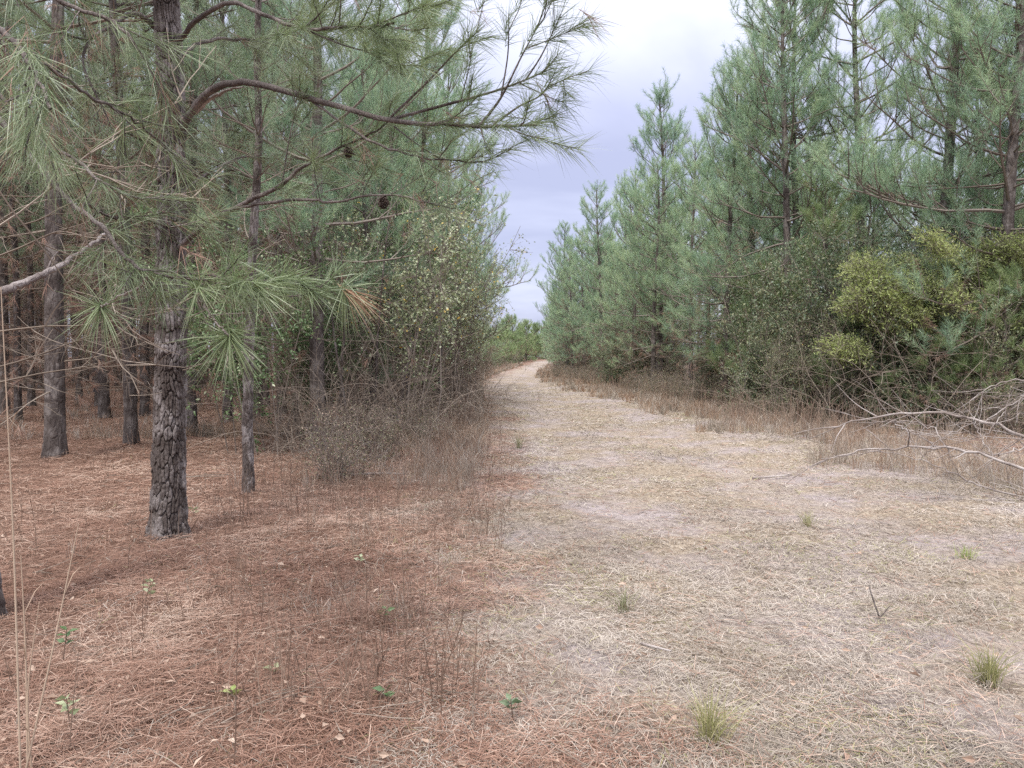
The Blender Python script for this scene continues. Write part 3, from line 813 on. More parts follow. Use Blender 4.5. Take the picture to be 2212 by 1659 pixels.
# wood on the near side of the track: rows of inner pines
nL = 0
for yr in np.arange(10.5, 50, 2.8):
    for xr in np.arange(-34, -2.4, 2.6):
        x = xr + rng.normal(0, 0.3); y = yr + rng.normal(0, 0.35)
        edge = path_x(y) - path_w(y) - 2.2
        if x > edge - 1.2 or x < -0.78 * y - 2.5 or not free(x, y, 1.9) or (y < 17 and x > -0.75 * y and x < -1.0 and rng.random() < 0.9):
            continue
        if -0.20 * y > x > -0.46 * y and y < 17.5:
            continue
        PINES.append((x, y)); nL += 1
        plant(INNER[rng.integers(3)], x, y, rng.uniform(0, 6.3), rng.uniform(0.8, 1.06), 'one of many dark pine trunks deep inside the wood', group='pines deep inside the wood')
# edge pines along the near side
k = 0
y = 17.0
while y < 200:
    x = path_x(y) - path_w(y) - rng.uniform(2.3, 3.4) - (0.4 if y < 30 else 0)
    if free(x, y, 1.3):
        PINES.append((x, y)); k += 1
        far = y > 60
        plant(BUSHY if far else EDGE[rng.integers(4)], x, y, rng.uniform(0, 6.3), rng.uniform(0.72, 0.95) * (1.1 if far else 1.0),
              'small bright pine far down the track on the inner side of the bend' if far else 'green pine in the edge of the wood leaning over the track',
              group='small pines far down the inner side of the track' if far else 'pines in the edge of the wood')
    y += rng.uniform(2.2, 3.2) if y < 130 else rng.uniform(3.5, 5.5)
# line along the far side of the track and rows behind it
RX_Y = np.array([15, 19, 25, 38, 60, 90, 150, 260.0]); RX_X = np.array([11.5, 10.0, 7.2, 6.4, 4.3, 4.9, 10.5, 40.0])
for row in range(4):
    y = 17.0 + row * 0.8
    while y < (230 if row == 0 else 92 - row * 16):
        x = np.interp(y, RX_Y, RX_X) + row * 2.9 + rng.normal(0, 0.4)
        if x < 0.78 * y + 3 and free(x, y, 1.6):
            PINES.append((x, y))
            far = y > 70
            sc = rng.uniform(0.84, 1.06) * (0.68 if far else 0.80 if y > 42 else 0.84 if y > 25.5 else 1.04)
            if row == 0:
                lab, grp = ('small pine in the row far down the outer side of the track', 'pines far down the outer side') if far else ('blue-green pine in the front row on the outer side of the bend', 'front row pines on the outer side')
            else:
                lab, grp = 'pine standing in the rows behind the blue-green front row', 'pines behind the front row'
            plant(EDGE[rng.integers(4)], x, y, rng.uniform(0, 6.3), sc, lab, group=grp)
        y += (rng.uniform(2.2, 3.2) if row == 0 else rng.uniform(2.7, 4.2)) if y < 60 else rng.uniform(3.6, 5.2)
# closing the far end
for kx in range(34):
    y = 120 + kx * 3.0 + rng.normal(0, 3); x = path_x(y) - path_w(y) - 1.5 - rng.uniform(0, 9) * rng.random()
    plant(BUSHY, x, y, rng.uniform(0, 6.3), rng.uniform(0.8, 1.5), 'small light green pine closing the view at the end of the track', group='small pines closing the end of the track')
for kx in range(26):
    x = -30 + kx * 3.2 + rng.normal(0, 0.8); y = 262 + rng.normal(0, 5)
    plant(EDGE[kx % 4], x, y, rng.uniform(0, 6.3), rng.uniform(0.6, 0.8), 'distant pine in the tree line that closes the end of the track', group='distant pines at the end of the track')
print('PINES', len(PINES), 'left', nL)


def far_wood():
    """the depth of the wood, trunk behind trunk, that reads as one mass"""
    rng = np.random.default_rng(44)
    mb = MB()
    tf, bf = [], []
    for _ in range(330):
        y = rng.uniform(46, 95); x = rng.uniform(-0.75 * y, -7)
        z0 = float(ground_z(x, y)) - 0.1; h = rng.uniform(10, 13)
        zz = np.linspace(0, h, 7)
        mb.tube(np.stack([x + rng.normal(0, 0.05, 7), y + 0 * zz, z0 + zz], 1), np.linspace(0.14, 0.03, 7), 6, 0, rng.random())
        for _k in range(16):
            z = rng.uniform(0.8, 7.5); az = rng.uniform(0, 6.3)
            p, e = grow(rng, (x, y, z), (math.cos(az), math.sin(az), rng.uniform(-0.3, 0.4)), rng.uniform(0.8, 1.8), 3, 0, 0.2)
            mb.tube(p, [0.016, 0.006], 3, 1, rng.random())
            if rng.random() < 0.3:
                bf.append((p[-1], e))
        for _k in range(46):
            z = rng.uniform(5.5, h); az = rng.uniform(0, 6.3); rr = 2.2 * (1 - (z - 5.5) / (h - 5)) + 0.2
            tf.append(((x + math.cos(az) * rr * rng.random() ** 0.5, y + math.sin(az) * rr * rng.random() ** 0.5, z), (math.cos(az) * 0.6, math.sin(az) * 0.6, 0.6)))
    mb.needles([t[0] for t in tf], [t[1] for t in tf], 14, 0.5, 0.012, rng, 2, spread=(15, 95))
    mb.needles([t[0] for t in bf], [t[1] for t in bf], 8, 0.4, 0.010, rng, 3, spread=(15, 95))
    tag(mb.build('woods', [M_BARK, M_DEADWOOD, M_NEEDLE, M_NEEDLE_BROWN]), kind='stuff')


far_wood()

# ------------------------------------------------------------------ shrubs, thickets
def make_shrub(seed, w, h, leaf, nl=5200, L=0.055, W=0.012, stems=9, bare=0.0, name='evergreen_shrub', extra=None, tubew=0.008, wood=M_TWIG, low=0.0):
    rng = np.random.default_rng(seed)
    root = empty(name)
    st, lf = MB(), MB()
    tips = []
    for k in range(stems):
        az = rng.uniform(0, 6.3); lean = rng.uniform(0.05, 0.5) * w / max(h, 0.1)
        p, e = grow(rng, (rng.normal(0, 0.12 * w), rng.normal(0, 0.12 * w), -0.05), (math.cos(az) * lean, math.sin(az) * lean, 1), h * rng.uniform(0.45, 1.2), 8, -0.02, 0.15)
        st.tube(p, [tubew * 1.6, tubew, 0.004], 5, 0, rng.random())
        for _ in range(int(9 + 6 * h)):
            s = rng.uniform(0.12 + low, 1.0); i = min(int(s * 8), 7)
            d2 = unit(p[i + 1] - p[i]) * 0.5 + rng.normal(0, 0.7, 3)
            p2, e2 = grow(rng, p[i], d2, rng.uniform(0.25, 0.6) * w * 0.55, 5, -0.05, 0.22)
            st.tube(p2, [tubew * 0.5, 0.0022], 3, 0, rng.random())
            for _k in range(3):
                j = rng.integers(1, 6)
                p3, e3 = grow(rng, p2[j], unit(p2[j] - p2[j - 1]) + rng.normal(0, 0.6, 3), rng.uniform(0.1, 0.3), 3, 0, 0.2)
                st.tube(p3, [0.003, 0.0016], 3, 0, rng.random())
                tips.append((p3[1], e3)); tips.append((p3[3], e3))
            tips.append((p2[-1], e2))
    st.build('stems', wood, root)
    T = np.array([t[0] for t in tips]); D = np.array([t[1] for t in tips])
    keep = rng.random(len(T)) > bare
    T, D = T[keep], D[keep]
    if nl:
        per = max(1, nl // len(T))
        P = np.repeat(T, per, 0) + rng.normal(0, 0.055, (len(T) * per, 3)) * rng.uniform(0.3, 1.3, (len(T) * per, 1))
        dd = np.repeat(D, per, 0) * 0.6 + rng.normal(0, 0.7, P.shape) + [0, 0, 0.1]
        tint = np.clip(np.repeat(rng.random(len(T)), per) + rng.normal(0, 0.15, len(P)), 0, 1)
        sel = np.zeros(len(P), int)
        if extra:
            sel = (rng.random(len(P)) < extra[1]).astype(int)
        for m in (0, 1):
            q = sel == m
            if q.any():
                lf.leaves(P[q], dd[q], L * rng.uniform(0.6, 1.2, q.sum()), W * rng.uniform(0.7, 1.2, q.sum()), m, tint[q], rng)
        lf.build('foliage', [leaf] + ([extra[0]] if extra else []), root)
    return root


SH_DARK = make_shrub(11, 2.2, 3.9, M_LEAF_DARK, 10500, 0.088, 0.017, 12, 0.25, extra=(M_LEAF_OLIVE, 0.25))
SH_OLIVE = make_shrub(12, 2.0, 3.2, M_LEAF_OLIVE, 5600, 0.068, 0.013, 11, 0.4, extra=(M_LEAF_DARK, 0.35), name='olive_shrub')
SH_LOW = make_shrub(13, 1.3, 0.95, M_LEAF_OLIVE, 3600, 0.032, 0.008, 16, 0.35, name='low_shrub', tubew=0.004, extra=(M_DEADLEAF, 0.45))
SH_BARE = make_shrub(14, 1.8, 2.8, M_LEAF_OLIVE, 800, 0.045, 0.012, 16, 0.75, name='bare_shrub', tubew=0.005, wood=M_DEADWOOD, extra=(M_DEADLEAF, 0.5))
SH_SILVER = make_shrub(15, 1.9, 4.2, M_LEAF_SILVER, 4600, 0.062, 0.019, 8, 0.35, name='holly_tree', extra=(M_LEAF_YELLOW, 0.03), low=0.35)
SH_GREEN = make_shrub(16, 2.0, 4.4, M_LEAF_GREEN, 8500, 0.075, 0.019, 8, 0.15, name='holly_tree', low=0.3, extra=(M_LEAF_SILVER, 0.12))
SH_BRIGHT = make_shrub(17, 1.5, 0.7, M_LEAF_BRIGHT, 2000, 0.14, 0.017, 12, 0.35, extra=(M_LEAF_OLIVE, 0.3), name='smilax_vine', tubew=0.003)


def bramble(seed, w, h, n=90):
    """tangle of arching bare canes"""
    rng = np.random.default_rng(seed)
    root = empty('bramble_tangle')
    mb = MB()
    for _ in range(n):
        a = rng.uniform(0, 6.3); r = w * 0.6 * math.sqrt(rng.random())
        p, e = grow(rng, (r * math.cos(a), r * math.sin(a), -0.05), (rng.normal(0, 0.5), rng.normal(0, 0.5), 1.2), rng.uniform(0.8, 1.6) * h, 12, rng.uniform(-1.6, -0.1), 0.2)
        mb.tube(p, [rng.uniform(0.003, 0.006), 0.0018], 4, 0, rng.random())
        for _k in range(5):
            j = rng.integers(3, 12)
            p2, e2 = grow(rng, p[j], unit(p[j] - p[j - 1]) + rng.normal(0, 0.8, 3), rng.uniform(0.2, 0.7), 6, rng.uniform(-1.2, 0.6), 0.25)
            mb.tube(p2, [0.003, 0.0013], 3, 0, rng.random())
    mb.build('canes', M_DEADWOOD, root)
    return root


BR = [bramble(21, 1.3, 1.9, 42), bramble(22, 1.6, 1.5, 50)]
PINES_X = []


def shrub(proto, x, y, sc, label, cat, group=None, sz=None, rz=None):
    o = plant(proto, x, y, rng.uniform(0, 6.3) if rz is None else rz, sc, label, cat, group, sz)
    return o


# thicket beside the track at the mouth of the wood
shrub(SH_GREEN, gx(560, 12.5), 12.5, 0.95, 'glossy green holly rising behind the slender vine-clad stem', 'tree')
shrub(SH_SILVER, gx(890, 14.5), 14.5, 1.12, 'grey-green leafy holly with a few yellow leaves at the track edge', 'tree')
shrub(SH_SILVER, gx(800, 16.5), 16.5, 1.3, 'tall loose grey-green tree above the bramble tangle', 'tree')
shrub(SH_GREEN, gx(650, 14.2), 14.2, 0.9, 'dark leafy holly behind the crooked sapling', 'tree')
shrub(SH_GREEN, gx(850, 18.5), 18.5, 1.25, 'green holly between the thicket and the pale-trunked pine', 'tree')
shrub(SH_SILVER, gx(965, 24.0), 24.0, 1.35, 'pale leafy tree with yellow leaves farther along the inner bend', 'tree')
shrub(SH_GREEN, gx(1000, 30.0), 30.0, 1.3, 'green leafy tree farthest along the inner bend', 'tree')
for k, (px, Y, h, b) in enumerate(((730, 14.0, 3.6, 0.3), (765, 13.4, 3.0, -0.3), (800, 14.6, 4.2, 0.2), (845, 14.2, 3.4, 0.4), (880, 15.5, 4.0, -0.2), (935, 18.0, 4.4, 0.3), (690, 15.8, 4.0, -0.4), (980, 22.5, 4.6, 0.2))):
    rs = np.random.default_rng(400 + k); t = empty('sapling', (gx(px, Y), Y, float(ground_z(gx(px, Y), Y)))); tag(t, 'thin dark sapling stem rising out of the bramble tangle', 'sapling', 'saplings in the thicket')
    mb = MB(); q, e = grow(rs, (0, 0, -0.1), (b * 0.4, 0, 1), h, 10, 0.05, 0.09); mb.tube(q, [0.032, 0.022, 0.01], 7, 0, 0.3); mb.build('trunk', M_BARK, t, smooth=True)
    for j in range(3, 11):
        mb = MB()
        dead_branch(rs, mb, q[j], rs.normal(0, 1, 3) * [1, 1, 0.4] + [0, 0, 0.3], rs.uniform(0.4, 1.1), 0.007, 5)
        mb.build('limb', M_TWIG, t)
shrub(SH_GREEN, gx(720, 15.0), 15.0, 0.85, 'dark green leafy tree behind the bramble tangle', 'tree')
shrub(SH_SILVER, gx(1010, 19.5), 19.5, 1.25, 'pale leafy tree leaning out by the weeds on the inner bend', 'tree')
for i, (px, Y, sc, v) in enumerate(((700, 12.6, 1.0, 0), (760, 13.2, 1.1, 1), (820, 13.8, 1.1, 0), (870, 14.5, 1.05, 1), (930, 17.0, 1.2, 0), (985, 20.0, 1.2, 1), (660, 13.6, 0.9, 1), (790, 15.5, 1.3, 0), (900, 19.0, 1.4, 0), (720, 11.9, .8, 1))):
    shrub(BR[v], gx(px, Y), Y, sc, 'grey tangle of bare canes at the mouth of the thicket', 'bramble', 'bramble tangles at the thicket mouth')
for i, (px, Y, sc) in enumerate(((800, 17.5, 1.1), (930, 22.0, 1.1), (985, 27, 1.2), (840, 20.5, 1.2), (1015, 36, 1.2))):
    shrub(SH_BARE, gx(px, Y), Y, sc, 'leafless twiggy shrub in the edge of the wood', 'shrub', 'leafless shrubs in the edge of the wood')
for i, y in enumerate(np.arange(44, 120, 6.5)):
    x = path_x(y) - path_w(y) - 1.9 + rng.normal(0, 0.3)
    shrub(SH_OLIVE if i % 4 else SH_LOW, x, y, rng.uniform(0.7, 1.0), 'low olive bush fringing the track beyond the bend, inner side', 'shrub', 'bushes on the inner fringe far off')
# wall of undergrowth on the outer side
for i in range(96):
    y = 17.5 + 50 * rng.random() ** 1.6; x = np.interp(y, RX_Y, RX_X) + rng.uniform(-0.3, 6.0) + (0.8 if y < 22 else 0)
    p = (SH_DARK, SH_OLIVE, SH_BARE, SH_DARK, SH_BARE)[i % 5]
    lab, grp = {SH_DARK.name: ('dark leafy evergreen in the undergrowth below the front row of pines', 'dark evergreens in the undergrowth'),
                SH_OLIVE.name: ('olive bush in the undergrowth below the front row of pines', 'olive bushes in the undergrowth'),
                SH_BARE.name: ('brown twiggy bush in the undergrowth below the front row of pines', 'brown twiggy bushes in the undergrowth')}[p.name]
    shrub(p, x, y, rng.uniform(0.7, 1.15), lab, 'shrub', grp)
for (px, Y, sc, lab) in ((1880, 18.6, 1.1, 'dark evergreen bush under the bright yellow-green vine'), (2000, 19.4, 1.12, 'dark evergreen bush between the vine and the tallest pine'),
                         (2130, 18.0, 1.05, 'dark evergreen bush beside the tallest pine, nearest the fallen limb'), (2230, 17.5, 1.15, 'dark evergreen bush cut by the edge of the view'),
                         (1690, 22.0, 0.9, 'dark bush behind the young slim pine'), (1330, 40.0, 1.0, 'rounded dark bush at the foot of the twin-tipped pine')):
    shrub(SH_DARK, gx(px, Y), Y, sc, lab, 'shrub')
rw = np.random.default_rng(29)
for k in range(21):
    px = 1640 + 640 * ((k + rw.random()) / 21); Y = 17.0 + rw.uniform(-0.3, 2.2) + max(0, (1800 - px) / 60)
    p = (SH_DARK, SH_OLIVE, SH_SILVER, SH_DARK, SH_OLIVE, SH_BARE)[k % 6]
    lab = {SH_DARK.name: 'dark leafy bush in the tangled wall beneath the tallest pine', SH_OLIVE.name: 'olive leafy bush in the tangled wall beneath the tallest pine',
           SH_SILVER.name: 'grey-green leafy sapling in the tangled wall beneath the tallest pine', SH_BARE.name: 'brown twiggy bush in the tangled wall beneath the tallest pine'}[p.name]
    shrub(p, gx(px, Y), Y, rw.uniform(0.75, 1.2) * (0.8 if p is SH_SILVER else 1.0), lab, 'shrub', lab.split(' in the ')[0] + ' group of the tangled wall')
for k, (px, Y, sc) in enumerate(((1700, 21.0, 0.75), (1660, 23.0, 0.9), (1850, 18.3, 0.62), (1930, 17.4, 0.5), (2010, 17.0, 0.66), (2090, 16.8, 0.55), (2170, 16.6, 0.7), (1610, 25.0, 0.8), (2230, 17.6, 0.85))):
    plant(BUSHY, gx(px, Y), Y, k * 1.3, sc, 'low young pine poking out of the tangled wall below the tallest pine', group='low young pines in the tangled wall')
for k, (px, Y, sc) in enumerate(((1830, 17.2, 1.2), (1980, 17.0, 1.5), (2060, 16.6, 1.5), (1760, 18.6, 1.2))):
    shrub(BR[k % 2], gx(px, Y), Y, sc, 'bare hanging vine stems in front of the tangled wall below the tallest pine', 'bramble', 'bare vines before the tangled wall')
rv = np.random.default_rng(23)
for k in range(32):
    px = 1815 + 420 * (k / 31) + rv.normal(0, 10); Y = 16.9 + rv.uniform(-0.4, 0.7)
    z = 2.9 + 0.8 * min(1, (px - 1815) / 150) + rv.normal(0, 0.28) - (rv.random() < 0.25) * rv.uniform(0.5, 1.2)
    o = shrub(SH_BRIGHT, gx(px, Y), Y, rv.uniform(0.45, 0.85), 'yellow-green narrow-leaved vine draped over the dark evergreen bushes', 'vine', 'bright vines over the dark bushes')
    o.location.z = z - 0.35; o.scale.z *= rv.uniform(0.6, 1.3); o.rotation_euler.x = rv.normal(0, 0.35); o.rotation_euler.y = rv.normal(0, 0.35)
for i in range(38):
    y = 15.5 + (i / 38) ** 1.3 * 45; x = np.interp(y, RX_Y, RX_X) - rng.uniform(0.5, 1.5)
    shrub(SH_LOW, x, y, rng.uniform(0.7, 1.15), 'low scrubby bush with brown and olive leaves along the outer verge', 'shrub', 'low bushes along the outer verge')
for i in range(16):
    y = 9.8 + i * 2.1; x = path_x(y) - path_w(y) - rng.uniform(1.0, 2.0)
    shrub(SH_LOW, x, y, rng.uniform(0.5, 0.9), 'low scrubby bush among dry weeds on the inner verge', 'shrub', 'low bushes along the inner verge')


# the slender stem beside the big pine
def slender():
    rng = np.random.default_rng(61)
    root = empty('slender_tree')
    tag(root, 'slender straight stem with flaky bark and bare vines next to the big pine', 'tree')
    pts = poly3([(537, 1072, 8.9), (533, 900, 8.9), (541, 700, 8.9), (548, 500, 8.9), (558, 300, 8.9), (556, 150, 8.9), (560, 0, 8.9), (566, -150, 8.9)])
    zk = pts[:, 2].copy(); zk[0] = 0
    mb = MB()
    trunk_mesh(mb, lambda z: (np.interp(z, zk, pts[:, 0]), 8.9 + 0.02 * np.sin(z * 2)), lambda z: 0.063 - 0.0065 * z + 0.012 * np.exp(-np.maximum(z, 0) / 0.2), 70, np.arange(-0.1, 6.2, 0.016), 5, 0.016)
    mb.build('trunk', M_BARK_HERO, root, smooth=True)
    for k in range(9):
        p = at(540 + k * 2, 640 - k * 60, 8.9); a = rng.uniform(0, 6.3)
        m2 = MB(); dead_branch(rng, m2, p, (math.cos(a), math.sin(a) * 0.6, 0.4), rng.uniform(0.5, 1.0), 0.009, 6)
        m2.build('dead_limb', M_DEADWOOD, root)
    lb, nb, tf = MB(), MB(), []
    for z in np.arange(3.6, 6.1, 0.5):
        for az in rng.uniform(0, 6.3, 3):
            live_branch(rng, lb, tf, (float(np.interp(z, zk, pts[:, 0])), 8.9, z), (math.cos(az), math.sin(az), 0.5), 0.9, 0.01)
    nb.needles([t[0] for t in tf], unit(np.array([t[1] for t in tf]) + [0, 0, 0.3]), 26, 0.2, 0.0013, rng, 0, spread=(14, 68), back=0.15, droop=0.2)
    lb.build('limbs', M_TWIG, root); nb.build('crown', M_NEEDLE, root)
    r2 = empty('crooked_sapling'); tag(r2, 'thin black crooked sapling at the edge of the bare needle floor', 'sapling')
    mb = MB()
    mb.tube(smooth_line(poly3([(650, 952, 14.6), (641, 900, 14.6), (634, 830, 14.6), (638, 760, 14.6), (628, 690, 14.6), (640, 600, 14.7), (655, 480, 14.8)]), 30), [0.06, 0.045, 0.03], 9, 0, 0.3)
    mb.build('trunk', M_BARK, r2, smooth=True)
    for k in range(7):
        mb = MB()
        dead_branch(rng, mb, at(636 + k, 760 - k * 40, 14.65), (rng.normal(), rng.normal(), 0.5), 1.0, 0.01, 6)
        mb.build('limb', M_DEADWOOD, r2)


slender()


# ------------------------------------------------------------------ ground cover
def gpt(rng, n, ymin, ymax, power=1.0):
    """distances that thin out with distance"""
    u = rng.random(n)
    a = 1 - power if power != 1 else None
    if a is None:
        return ymin * (ymax / ymin) ** u
    return (ymin ** a + u * (ymax ** a - ymin ** a)) ** (1 / a)


def litter():
    rng = np.random.default_rng(71)
    mb = MB()
    N = 270000
    y = gpt(rng, N, 2.2, 30, 1.35); x = rng.uniform(-0.74, 0.72, N) * (y + 0.6)
    m = straw_mask(x, y)
    near = (x > path_x(y) - 3.4) & (x < path_x(y) + 2.5)
    ok = rng.random(N) < np.maximum(m, 0.05 * near + 0.02) * (0.3 + 0.7 * sstep(0.34, 0.52, fbm(x * 2.2, y * 2.2, o=4, s=51)))
    x, y = x[ok], y[ok]; n = len(x)
    az = rng.uniform(0, 6.283, n) + 2.0 * fbm(x * 1.2, y * 1.2, s=4)
    L = rng.uniform(0.10, 0.22, n) * (1 + y * 0.012)
    d = np.stack([np.cos(az), np.sin(az), rng.normal(0, 0.13, n)], 1)
    z = ground_z(x, y) + (fbm(x * 5, y * 5, o=3, s=31) - 0.5) * 0.05 * (y < 18) + rng.uniform(0.004, 0.035, n) + 0.05 * np.maximum(0, fbm(x * 1.7, y * 1.7, s=8) - 0.5)
    c = np.stack([x, y, z], 1)
    b = c - d * L[:, None] / 2; e = c + d * L[:, None] / 2
    md = c + np.stack([-np.sin(az), np.cos(az), 0 * az], 1) * (rng.normal(0, 0.12, n) * L)[:, None] + np.array([0, 0, 1]) * (rng.uniform(-0.01, 0.02, n))[:, None]
    tint = np.clip(1.1 * (fbm(x * 0.9, y * 0.9, o=4, s=14) - 0.5) + rng.normal(0.46, 0.25, n), 0, 1)
    mb.ribbons(b, md, e, 0.00135 * np.maximum(1, y / 4.5), 0, tint, rng, flat=True)
    tag(mb.build('pine_straw_litter', M_LITTER), kind='stuff')


def dry_grass():
    rng = np.random.default_rng(72)
    mb = MB()
    N = 300000
    y = gpt(rng, N, 2.2, 42, 1.30); x = rng.uniform(-0.5, 0.76, N) * (y + 0.6)
    m = 1 - straw_mask(x, y)
    off0 = (x - path_x(y)) / path_w(y)
    rut = np.exp(-((np.abs(off0) - 0.42) / 0.2) ** 2)
    bare = sstep(0.47, 0.63, fbm(x * 0.75, y * 0.55, o=4, s=41) + 0.11 * rut) * np.exp(-(((x - path_x(y)) / path_w(y)) / 1.1) ** 4)
    ok = rng.random(N) < np.clip(m * (1 - 0.82 * bare) + 0.06, 0, 1)
    x, y = x[ok], y[ok]; n = len(x)
    clump = fbm(x * 2.6, y * 2.6, o=3, s=43)
    off = np.abs(x - path_x(y)) / path_w(y)
    az = rng.uniform(0, 6.283, n)
    L = rng.uniform(0.035, 0.115, n) * (0.7 + 0.9 * clump) * (1 + y * 0.012)
    el = np.abs(rng.normal(0.05, 0.24, n)) * (0.15 + 1.7 * clump ** 1.5) * (1 + 0.25 * np.clip(off - 0.8, 0, 1))
    d = unit(np.stack([np.cos(az), np.sin(az), el], 1))
    z = ground_z(x, y) + (fbm(x * 5, y * 5, o=3, s=31) - 0.5) * 0.05 * (y < 18) + rng.uniform(0.0, 0.02, n)
    b = np.stack([x, y, z], 1)
    curl = rng.normal(0, 0.35, n)
    s = np.stack([-np.sin(az), np.cos(az), 0 * az], 1)
    md = b + d * (L * 0.5)[:, None] + s * (curl * L * 0.35)[:, None] + np.array([0, 0, 1]) * (rng.uniform(0, 0.12, n) * L)[:, None]
    e = b + d * L[:, None] * 0.9 - s * (curl * L * 0.4)[:, None] - np.array([0, 0, 1]) * (np.minimum(el, 0.5) * 0.5 * L)[:, None]
    gr = rng.random(n) < 0.03 + 0.15 * sstep(0.55, 0.7, fbm(x * 0.9, y * 0.9, s=47))
    tint = np.clip(0.9 * (fbm(x * 0.8, y * 0.8, s=44) - 0.5) + rng.normal(0.5, 0.24, n), 0, 1)
    w = 0.0014 * np.maximum(1, y / 4.2)
    for mi, q in ((0, ~gr), (1, gr)):
        mb.ribbons(b[q], md[q], e[q], w[q], mi, tint[q], rng, flat=True)
    tag(mb.build('dry_grass', [M_DRYGRASS, M_GREENGRASS]), kind='stuff')


def weeds():
    """thin dry stalks and seed stems, thick along the verges"""
    rng = np.random.default_rng(73)
    mb = MB()

    def stalk(x, y, h, thick, branch, tint):
        z = float(ground_z(x, y)) - 0.02
        p, e = grow(rng, (x, y, z), (rng.normal(0, 0.16), rng.normal(0, 0.16), 1), h, 6, 0.1, 0.06)
        mb.tube(p, [thick, thick * 0.7, 0.0012 * max(1, y / 8)], 3, 0, tint)
        for _ in range(branch):
            j = rng.integers(2, 7)
            p2, _e = grow(rng, p[j], (rng.normal(0, 0.6), rng.normal(0, 0.6), 0.9), h * rng.uniform(0.12, 0.35), 3, 0.1, 0.15)
            mb.tube(p2, [thick * 0.6, 0.0010 * max(1, y / 8)], 3, 0, tint)
    for _ in range(800):            # inner verge, in front of the thicket
        y = gpt(rng, 1, 6.2, 19, 0.7)[0]
        e = path_x(y) - path_w(y)
        x = e + 0.1 - abs(rng.normal(0, 1.35))
        if x < -0.40 * y:
            continue
        stalk(x, y, rng.uniform(0.2, 0.75) * (0.55 + 0.5 * min(1, y / 9)) * min(1, 0.4 + 0.45 * (e + 0.1 - x)), 0.0018 * max(1, y / 8), rng.integers(1, 5), rng.random() * 0.8)
    for k in range(1900):            # scattered in drifts on the needle floor
        y = gpt(rng, 1, 3.3, 15, 0.7)[0]; x = rng.uniform(-0.66 * y, -0.1 * y - 0.1) if k % 5 < 2 else rng.uniform(-0.38 * y, 0.02 * y - 0.2)
        if float(fbm(np.array(x * 1.1), np.array(y * 1.1), o=2, s=61)) < 0.53 and k % 9:
            continue
        stalk(x, y, rng.uniform(0.12, 0.5), (0.0030 if k % 2 else 0.0021) * max(1, y / 7), rng.integers(0, 4), rng.random() * 0.6)
    for _ in range(1700):            # both verges on down the track
        y = gpt(rng, 1, 14, 90, 1.0)[0]
        if rng.random() < 0.45:
            x = path_x(y) - path_w(y) - 0.3 - abs(rng.normal(0, 0.8))
        else:
            x = path_x(y) + path_w(y) + abs(rng.normal(0, 1.5)) + 0.1 + 2.0 * (float(vnoise(y * 0.6, 3.0)) - 0.4)
        stalk(x, y, rng.uniform(0.25, 0.85), 0.0019 * max(1, y / 9), rng.integers(1, 4), rng.random())
    for _ in range(900):             # outer verge near
        y = rng.uniform(9.5, 20); x = path_x(y) + path_w(y) + abs(rng.normal(0, 2.0)) - 0.1 + 2.2 * (float(vnoise(y * 0.6, 3.0)) - 0.4)
        stalk(x, y, rng.uniform(0.2, 0.75), 0.0018 * max(1, y / 9), rng.integers(1, 4), rng.random())
    tag(mb.build('dry_weeds', M_WEED), kind='stuff')


def verge_grass():
    """tan and reddish bunch grass in the verges and on the floor of the wood"""
    rng = np.random.default_rng(74)
    mb = MB()
    ntuft = 5200
    y = gpt(rng, ntuft, 4.5, 110, 1.15)
    side = rng.random(ntuft)
    x = np.where(side < 0.42, path_x(y) - path_w(y) - 0.05 - np.abs(rng.normal(0, 0.9, ntuft)), path_x(y) + path_w(y) - 0.1 + np.abs(rng.normal(0, 1.7, ntuft)) + 2.2 * (vnoise(y * 0.6, 3.0 + 0 * y) - 0.4))
    wood = rng.random(ntuft) < 0.22
    x = np.where(wood, rng.uniform(-0.72, -0.15, ntuft) * y, x); y = np.where(wood, np.maximum(y, 15), y)
    h = rng.uniform(0.14, 0.48, ntuft) * np.where(y < 9, 0.4, 1.0)
    x = np.where((x < path_x(y)) & (y < 9) & (rng.random(ntuft) < 0.6), -50, x)
    n = 16
    X = np.repeat(x, n) + rng.normal(0, 0.05, ntuft * n); Y = np.repeat(y, n) + rng.normal(0, 0.05, ntuft * n)
    Hh = np.repeat(h, n) * rng.uniform(0.5, 1.15, ntuft * n)
    b = np.stack([X, Y, ground_z(X, Y) - 0.01], 1)
    az = rng.uniform(0, 6.283, len(X)); sp = np.abs(rng.normal(0.25, 0.25, len(X)))
    o = np.stack([np.cos(az) * sp, np.sin(az) * sp, np.ones(len(X))], 1)
    md = b + o * (Hh * 0.55)[:, None]
    e = md + np.stack([np.cos(az) * sp * 1.9, np.sin(az) * sp * 1.9, np.full(len(X), 0.75)], 1) * (Hh * 0.45)[:, None]
    red = np.repeat(rng.random(ntuft) < 0.45, n)
    w = 0.0014 * np.maximum(1, Y / 7.0); t = np.clip(np.repeat(rng.random(ntuft), n) + rng.normal(0, 0.15, len(X)), 0, 1)
    for mi, q in ((0, ~red), (1, red)):
        mb.ribbons(b[q], md[q], e[q], w[q], mi, t[q], rng)
    tag(mb.build('bunch_grass', [M_DRYGRASS, M_SEDGE]), kind='stuff')


